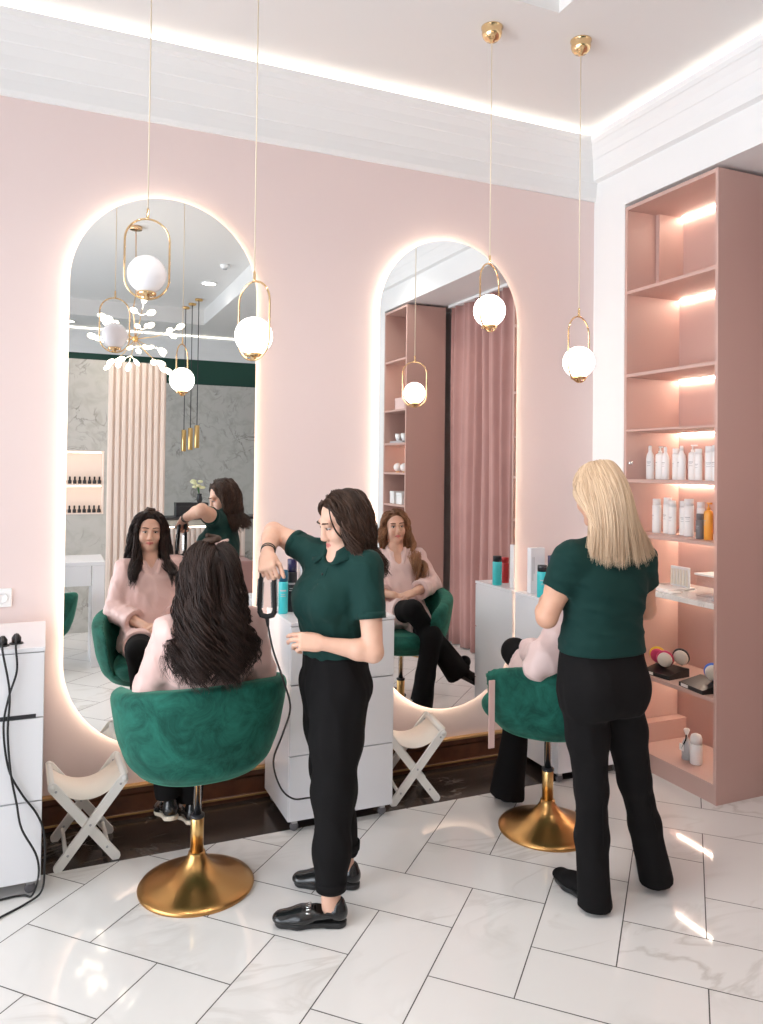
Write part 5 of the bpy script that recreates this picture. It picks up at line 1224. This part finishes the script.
for row, z in enumerate((1.5385, NZ0 + .0145)):
    for i in range(8):
        lab = 'small black nail polish bottle on the %s niche shelf' % ('upper', 'lower')[row]; gr = 'nail polish on the %s niche shelf' % ('upper', 'lower')[row]
        loc = (.505 - i * .048, PY - .06, z)
        if pol is None:
            pol = thing('nail_polish', lab, 'nail polish', loc, 0, gr)
            link('flask', MB().lathe([(.016, 0), (.018, .004), (.018, .034), (.009, .040)], 14), 'charcoal', pol, False); link('cap', MB().lathe([(.009, .0402), (.0095, .072), (.007, .075)], 12), 'black_plastic', pol, False)
        else: dup(pol, loc, 0, lab, gr)
sp = MB().box((.575, PY + .0005, .0), (1.163, PY + .02, 2.822))
for i in range(9): sp.box((.580 + i * .0655, PY + .02, .0), (.580 + i * .0655 + .040, PY + .055, 2.822), .003)
tag(link('slat_panel', sp, 'slat_pink'), 'pale pink vertical slat panel on the end of the marble partition', 'wall panel')
struct('trim_6', solid(((1.163, -4.96, 0), (6.5, -4.93, 3.075))), 'grey_marble')
dk = thing('manicure_desk', 'white manicure desk with panel legs reflected in the tall mirror', 'desk', (.0, .62, 0))
link('top', solid(((-.75, .35, .872), (.474, .92, .905)), bevel=.003), 'white_lacquer', dk)
link('apron', solid(((-.63, .90, .70), (.36, .92, .8715))), 'white_lacquer', dk)
link('leg', solid(((.372, .35, .0), (.472, .92, .8715)), bevel=.002), 'white_lacquer', dk); link('leg', solid(((-.748, .35, .0), (-.65, .92, .8715)), bevel=.002), 'white_lacquer', dk)
bq = thing('banquette', 'pink channel tufted banquette with a glowing top edge seen in the mirror', 'bench', (1.75, -2.75, 0))
link('seat', solid(((1.2, -2.85, .0), (2.6, -2.35, .45)), bevel=.02), 'curtain_pink', bq)
bk = MB()
for i in range(20): bk.lathe([(.034, .46), (.036, .48), (.036, .86), (.030, .875)], 14, (1.235 + i * .070, -2.86, 0))
bk.box((1.2, -2.93, .05), (2.6, -2.87, .88)); link('backrest', bk, 'slat_pink', bq)
link('light_strip', solid(((1.2, -2.925, .882), (2.6, -2.875, .892))), 'led_niche', bq)
ct = thing('reception_counter', 'grey counter behind the banquette in the mirror', 'counter', (1.8, -3.4, 0))
link('body', solid(((1.2, -3.6, 0), (2.9, -3.2, .96))), 'grey_marble', ct); link('top', solid(((1.18, -3.63, .961), (2.92, -3.17, 1.0)), bevel=.004), 'charcoal', ct)
boxthing((1.70, -3.5, 1.0005), (2.15, -3.28, 1.20), 'charcoal', 'black box on the counter behind the mirrored stylist', name='storage_box')
vz = thing('flower_vase', 'cream flowers in a dark vase on the mirrored counter', 'vase', (2.02, -3.25, 1.2005))
link('vase', MB().lathe([(.03, 0), (.045, .05), (.03, .11), (.034, .13)], 16), 'charcoal', vz, False)
fl = MB()
for k in range(14): fl.sphere((random.uniform(-.10, .05), random.uniform(-.05, .05), random.uniform(.22, .34)), .035, 10, (1, 1, .6))
link('bloom', fl, 'flower', vz, False)
st = MB()
for k in range(5): st.tube([(0, 0, .10), (random.uniform(-.06, .02), random.uniform(-.03, .03), .24)], .004, 6)
link('stem', st, 'leaf', vz, False)
for i, (x, z) in enumerate(((1.856, 1.945), (1.901, 1.962), (1.933, 1.985))):
    t = thing('tube_pendant', 'slim brass tube pendant seen in the mirror, %s' % ('nearest the slat panel', 'middle of three', 'furthest from the slat panel')[i], 'pendant lamp', (x, (-3.70, -3.40, -3.05)[i], z), 0)
    link('tube', MB().lathe([(.033, 0), (.035, .004), (.035, .315), (.030, .32)], 18), 'gold', t, False); link('cord', MB().tube([(0, 0, .32), (0, 0, ZD - z - .03)], .006, 6), 'charcoal', t, False); link('canopy', MB().lathe([(.05, ZD - z - .03), (.055, ZD - z - .025), (.055, ZD - z - .0005)], 16), 'gold', t, False)
# leaf chandelier
chd = thing('leaf_chandelier', 'gold branch chandelier with glowing leaf shaped glass reflected in the tall mirror', 'chandelier', (.765, .16, 2.97))
link('hub', MB().sphere((0, 0, 0), .030, 16), 'gold', chd, False)
link('rod', MB().tube([(0, 0, .02), (-.02, -.02, .30), (0, 0, .45), (0, -.1, ZD - 2.97 - .02)], .005, 8), 'rose_gold', chd, False)
link('canopy', MB().lathe([(.055, ZD - 2.97 - .035), (.06, ZD - 2.97 - .03), (.06, ZD - 2.97 - .0005)], 20, (0, -.10, 0)), 'rose_gold', chd, False)
rg = random.Random(5); nb = 13
for k in range(nb):
    th = 2 * PI * k / nb + rg.uniform(-.15, .15); el = (-.85, .25, -.25, .75)[k % 4] + rg.uniform(-.15, .15); L = rg.uniform(.26, .36)
    d = Vector((math.cos(th) * math.cos(el), math.sin(th) * math.cos(el), math.sin(el))); mid = d * L * .55 + Vector((0, 0, -.02)); end = d * L
    b = link('branch', MB().tube([(0, 0, 0), mid, end], [.004, .0032, .0024], 6), 'gold', chd, False)
    for q in (-1, 0, 1):
        side = d.cross(Vector((0, 0, 1))).normalized() * q; u = (d * .8 + side * .9 + Vector((0, 0, rg.uniform(-.4, .3)))).normalized()
        p0 = end if q == 0 else mid.lerp(end, .6); p1 = p0 + u * .06
        R = Vector((0, 0, 1)).rotation_difference(u).to_matrix()
        link('leaf', MB().tube([p0, p1], .0022, 6).sphere(p1 + u * .040, .044, 12, (.62, .40, 1), R), 'leaf_glow', b, False)
for i, (x, y, z) in enumerate(((1.877, -2.01, ZD), (.25, -4.35, ZC), (3.1, -2.6, ZC), (-1.3, 1.2, ZD), (-1.3, -1.5, ZD), (4.6, -2.2, ZC), (-.2, 2.15, ZD), (1.3, 2.2, ZD), (2.75, 1.3, ZC))):  # the last three are added out of view to brighten the mirror wall side
    t = thing('ceiling_downlight', 'round white downlight in the ceiling, %s' % ('bright spot reflected in the tall mirror', 'over the far end of the room', 'beyond the shelf alcove', 'near the front window', 'near the rear window', 'over the side room', 'added out of view above the manicure desk', 'added out of view above the floor between desk and chairs', 'added out of view before the shelf alcove')[i], 'downlight', (x, y, z))
    link('bezel', MB().lathe([(.085, -.012), (.105, -.008), (.105, -.0005), (.085, -.0005)], 28, cap=False), 'white_paint', t, False); link('lens', MB().lathe([(.084, -.010), (.084, -.004), (.02, -.0035)], 28), 'downlight', t, False)
sd = thing('smoke_detector', 'small white smoke detector on the mirrored ceiling', 'detector', (1.875, -1.02, ZD)); link('body', MB().lathe([(.03, -.045), (.05, -.040), (.055, -.015), (.06, -.0005)], 20), 'white_plastic', sd, False); link('sensor', MB().lathe([(.02, -.055), (.025, -.0455), (.022, -.0452)], 14), 'label_grey', sd, False)

# ------------------------------------------------------------------ light and camera
def area(name, loc, rot, sx, sy, power, col):
    l = bpy.data.lights.new(name, 'AREA'); l.shape = 'RECTANGLE'; l.size = sx; l.size_y = sy; l.energy = power; l.color = col
    o = bpy.data.objects.new(name, l); COL.objects.link(o); o.location = loc; o.rotation_euler = rot; return o
area('window_daylight', (WX - .16, 2.0, 1.8), (0, -PI / 2, 0), 3.0, 3.3, P_WIN, (.90, .95, 1.0))
area('window_daylight', (WX - .16, -1.8, 1.8), (0, -PI / 2, 0), 3.0, 3.5, P_WIN, (.86, .92, 1.0))
for o in [o for o in bpy.data.objects if o.name.startswith('ceiling_downlight')]:
    l = bpy.data.lights.new('downlight_beam', 'SPOT'); l.energy = P_SPOT * (2.6 if o.location.y > 0 and o.location.x > -1 else 1.); l.spot_size = 2.3; l.spot_blend = .8; l.shadow_soft_size = .08; l.color = (1, .94, .86)  # stronger beams for the added, unseen downlights
    q = bpy.data.objects.new('downlight_beam', l); COL.objects.link(q); q.location = o.location - Vector((0, 0, .03))
w = bpy.data.worlds.new('daylight'); sc.world = w; w.use_nodes = True; w.node_tree.nodes['Background'].inputs[0].default_value = (.75, .85, 1, 1); w.node_tree.nodes['Background'].inputs[1].default_value = 1.0
cam = bpy.data.cameras.new('camera'); co = bpy.data.objects.new('camera', cam); COL.objects.link(co); sc.camera = co
f, ccx, ccy, pitch, roll, yaw = 772.57, 382.257, 453.251, .0169831, .0113731, .4088019
fw = Vector((math.sin(yaw) * math.cos(pitch), math.cos(yaw) * math.cos(pitch), math.sin(pitch))); r0 = Vector((math.cos(yaw), -math.sin(yaw), 0)); u0 = r0.cross(fw)
rr = math.cos(roll) * r0 + math.sin(roll) * u0; uu = -math.sin(roll) * r0 + math.cos(roll) * u0
Rm = Matrix((rr, uu, -fw)).transposed().to_4x4(); co.matrix_world = Matrix.Translation((0, 0, 1.755)) @ Rm
cam.sensor_fit = 'HORIZONTAL'; cam.sensor_width = 36; cam.lens = f / 763 * 36; cam.shift_x = -(ccx - 381.5) / 763; cam.shift_y = (ccy - 512) / 763; cam.clip_start = .05
sc.cycles.max_bounces = 12; sc.cycles.diffuse_bounces = 6; sc.cycles.glossy_bounces = 6; sc.cycles.transparent_max_bounces = 12; sc.cycles.sample_clamp_indirect = 6; sc.cycles.caustics_reflective = True; sc.cycles.caustics_refractive = False; sc.cycles.use_denoising = True
sc.view_settings.exposure = EXPOSURE
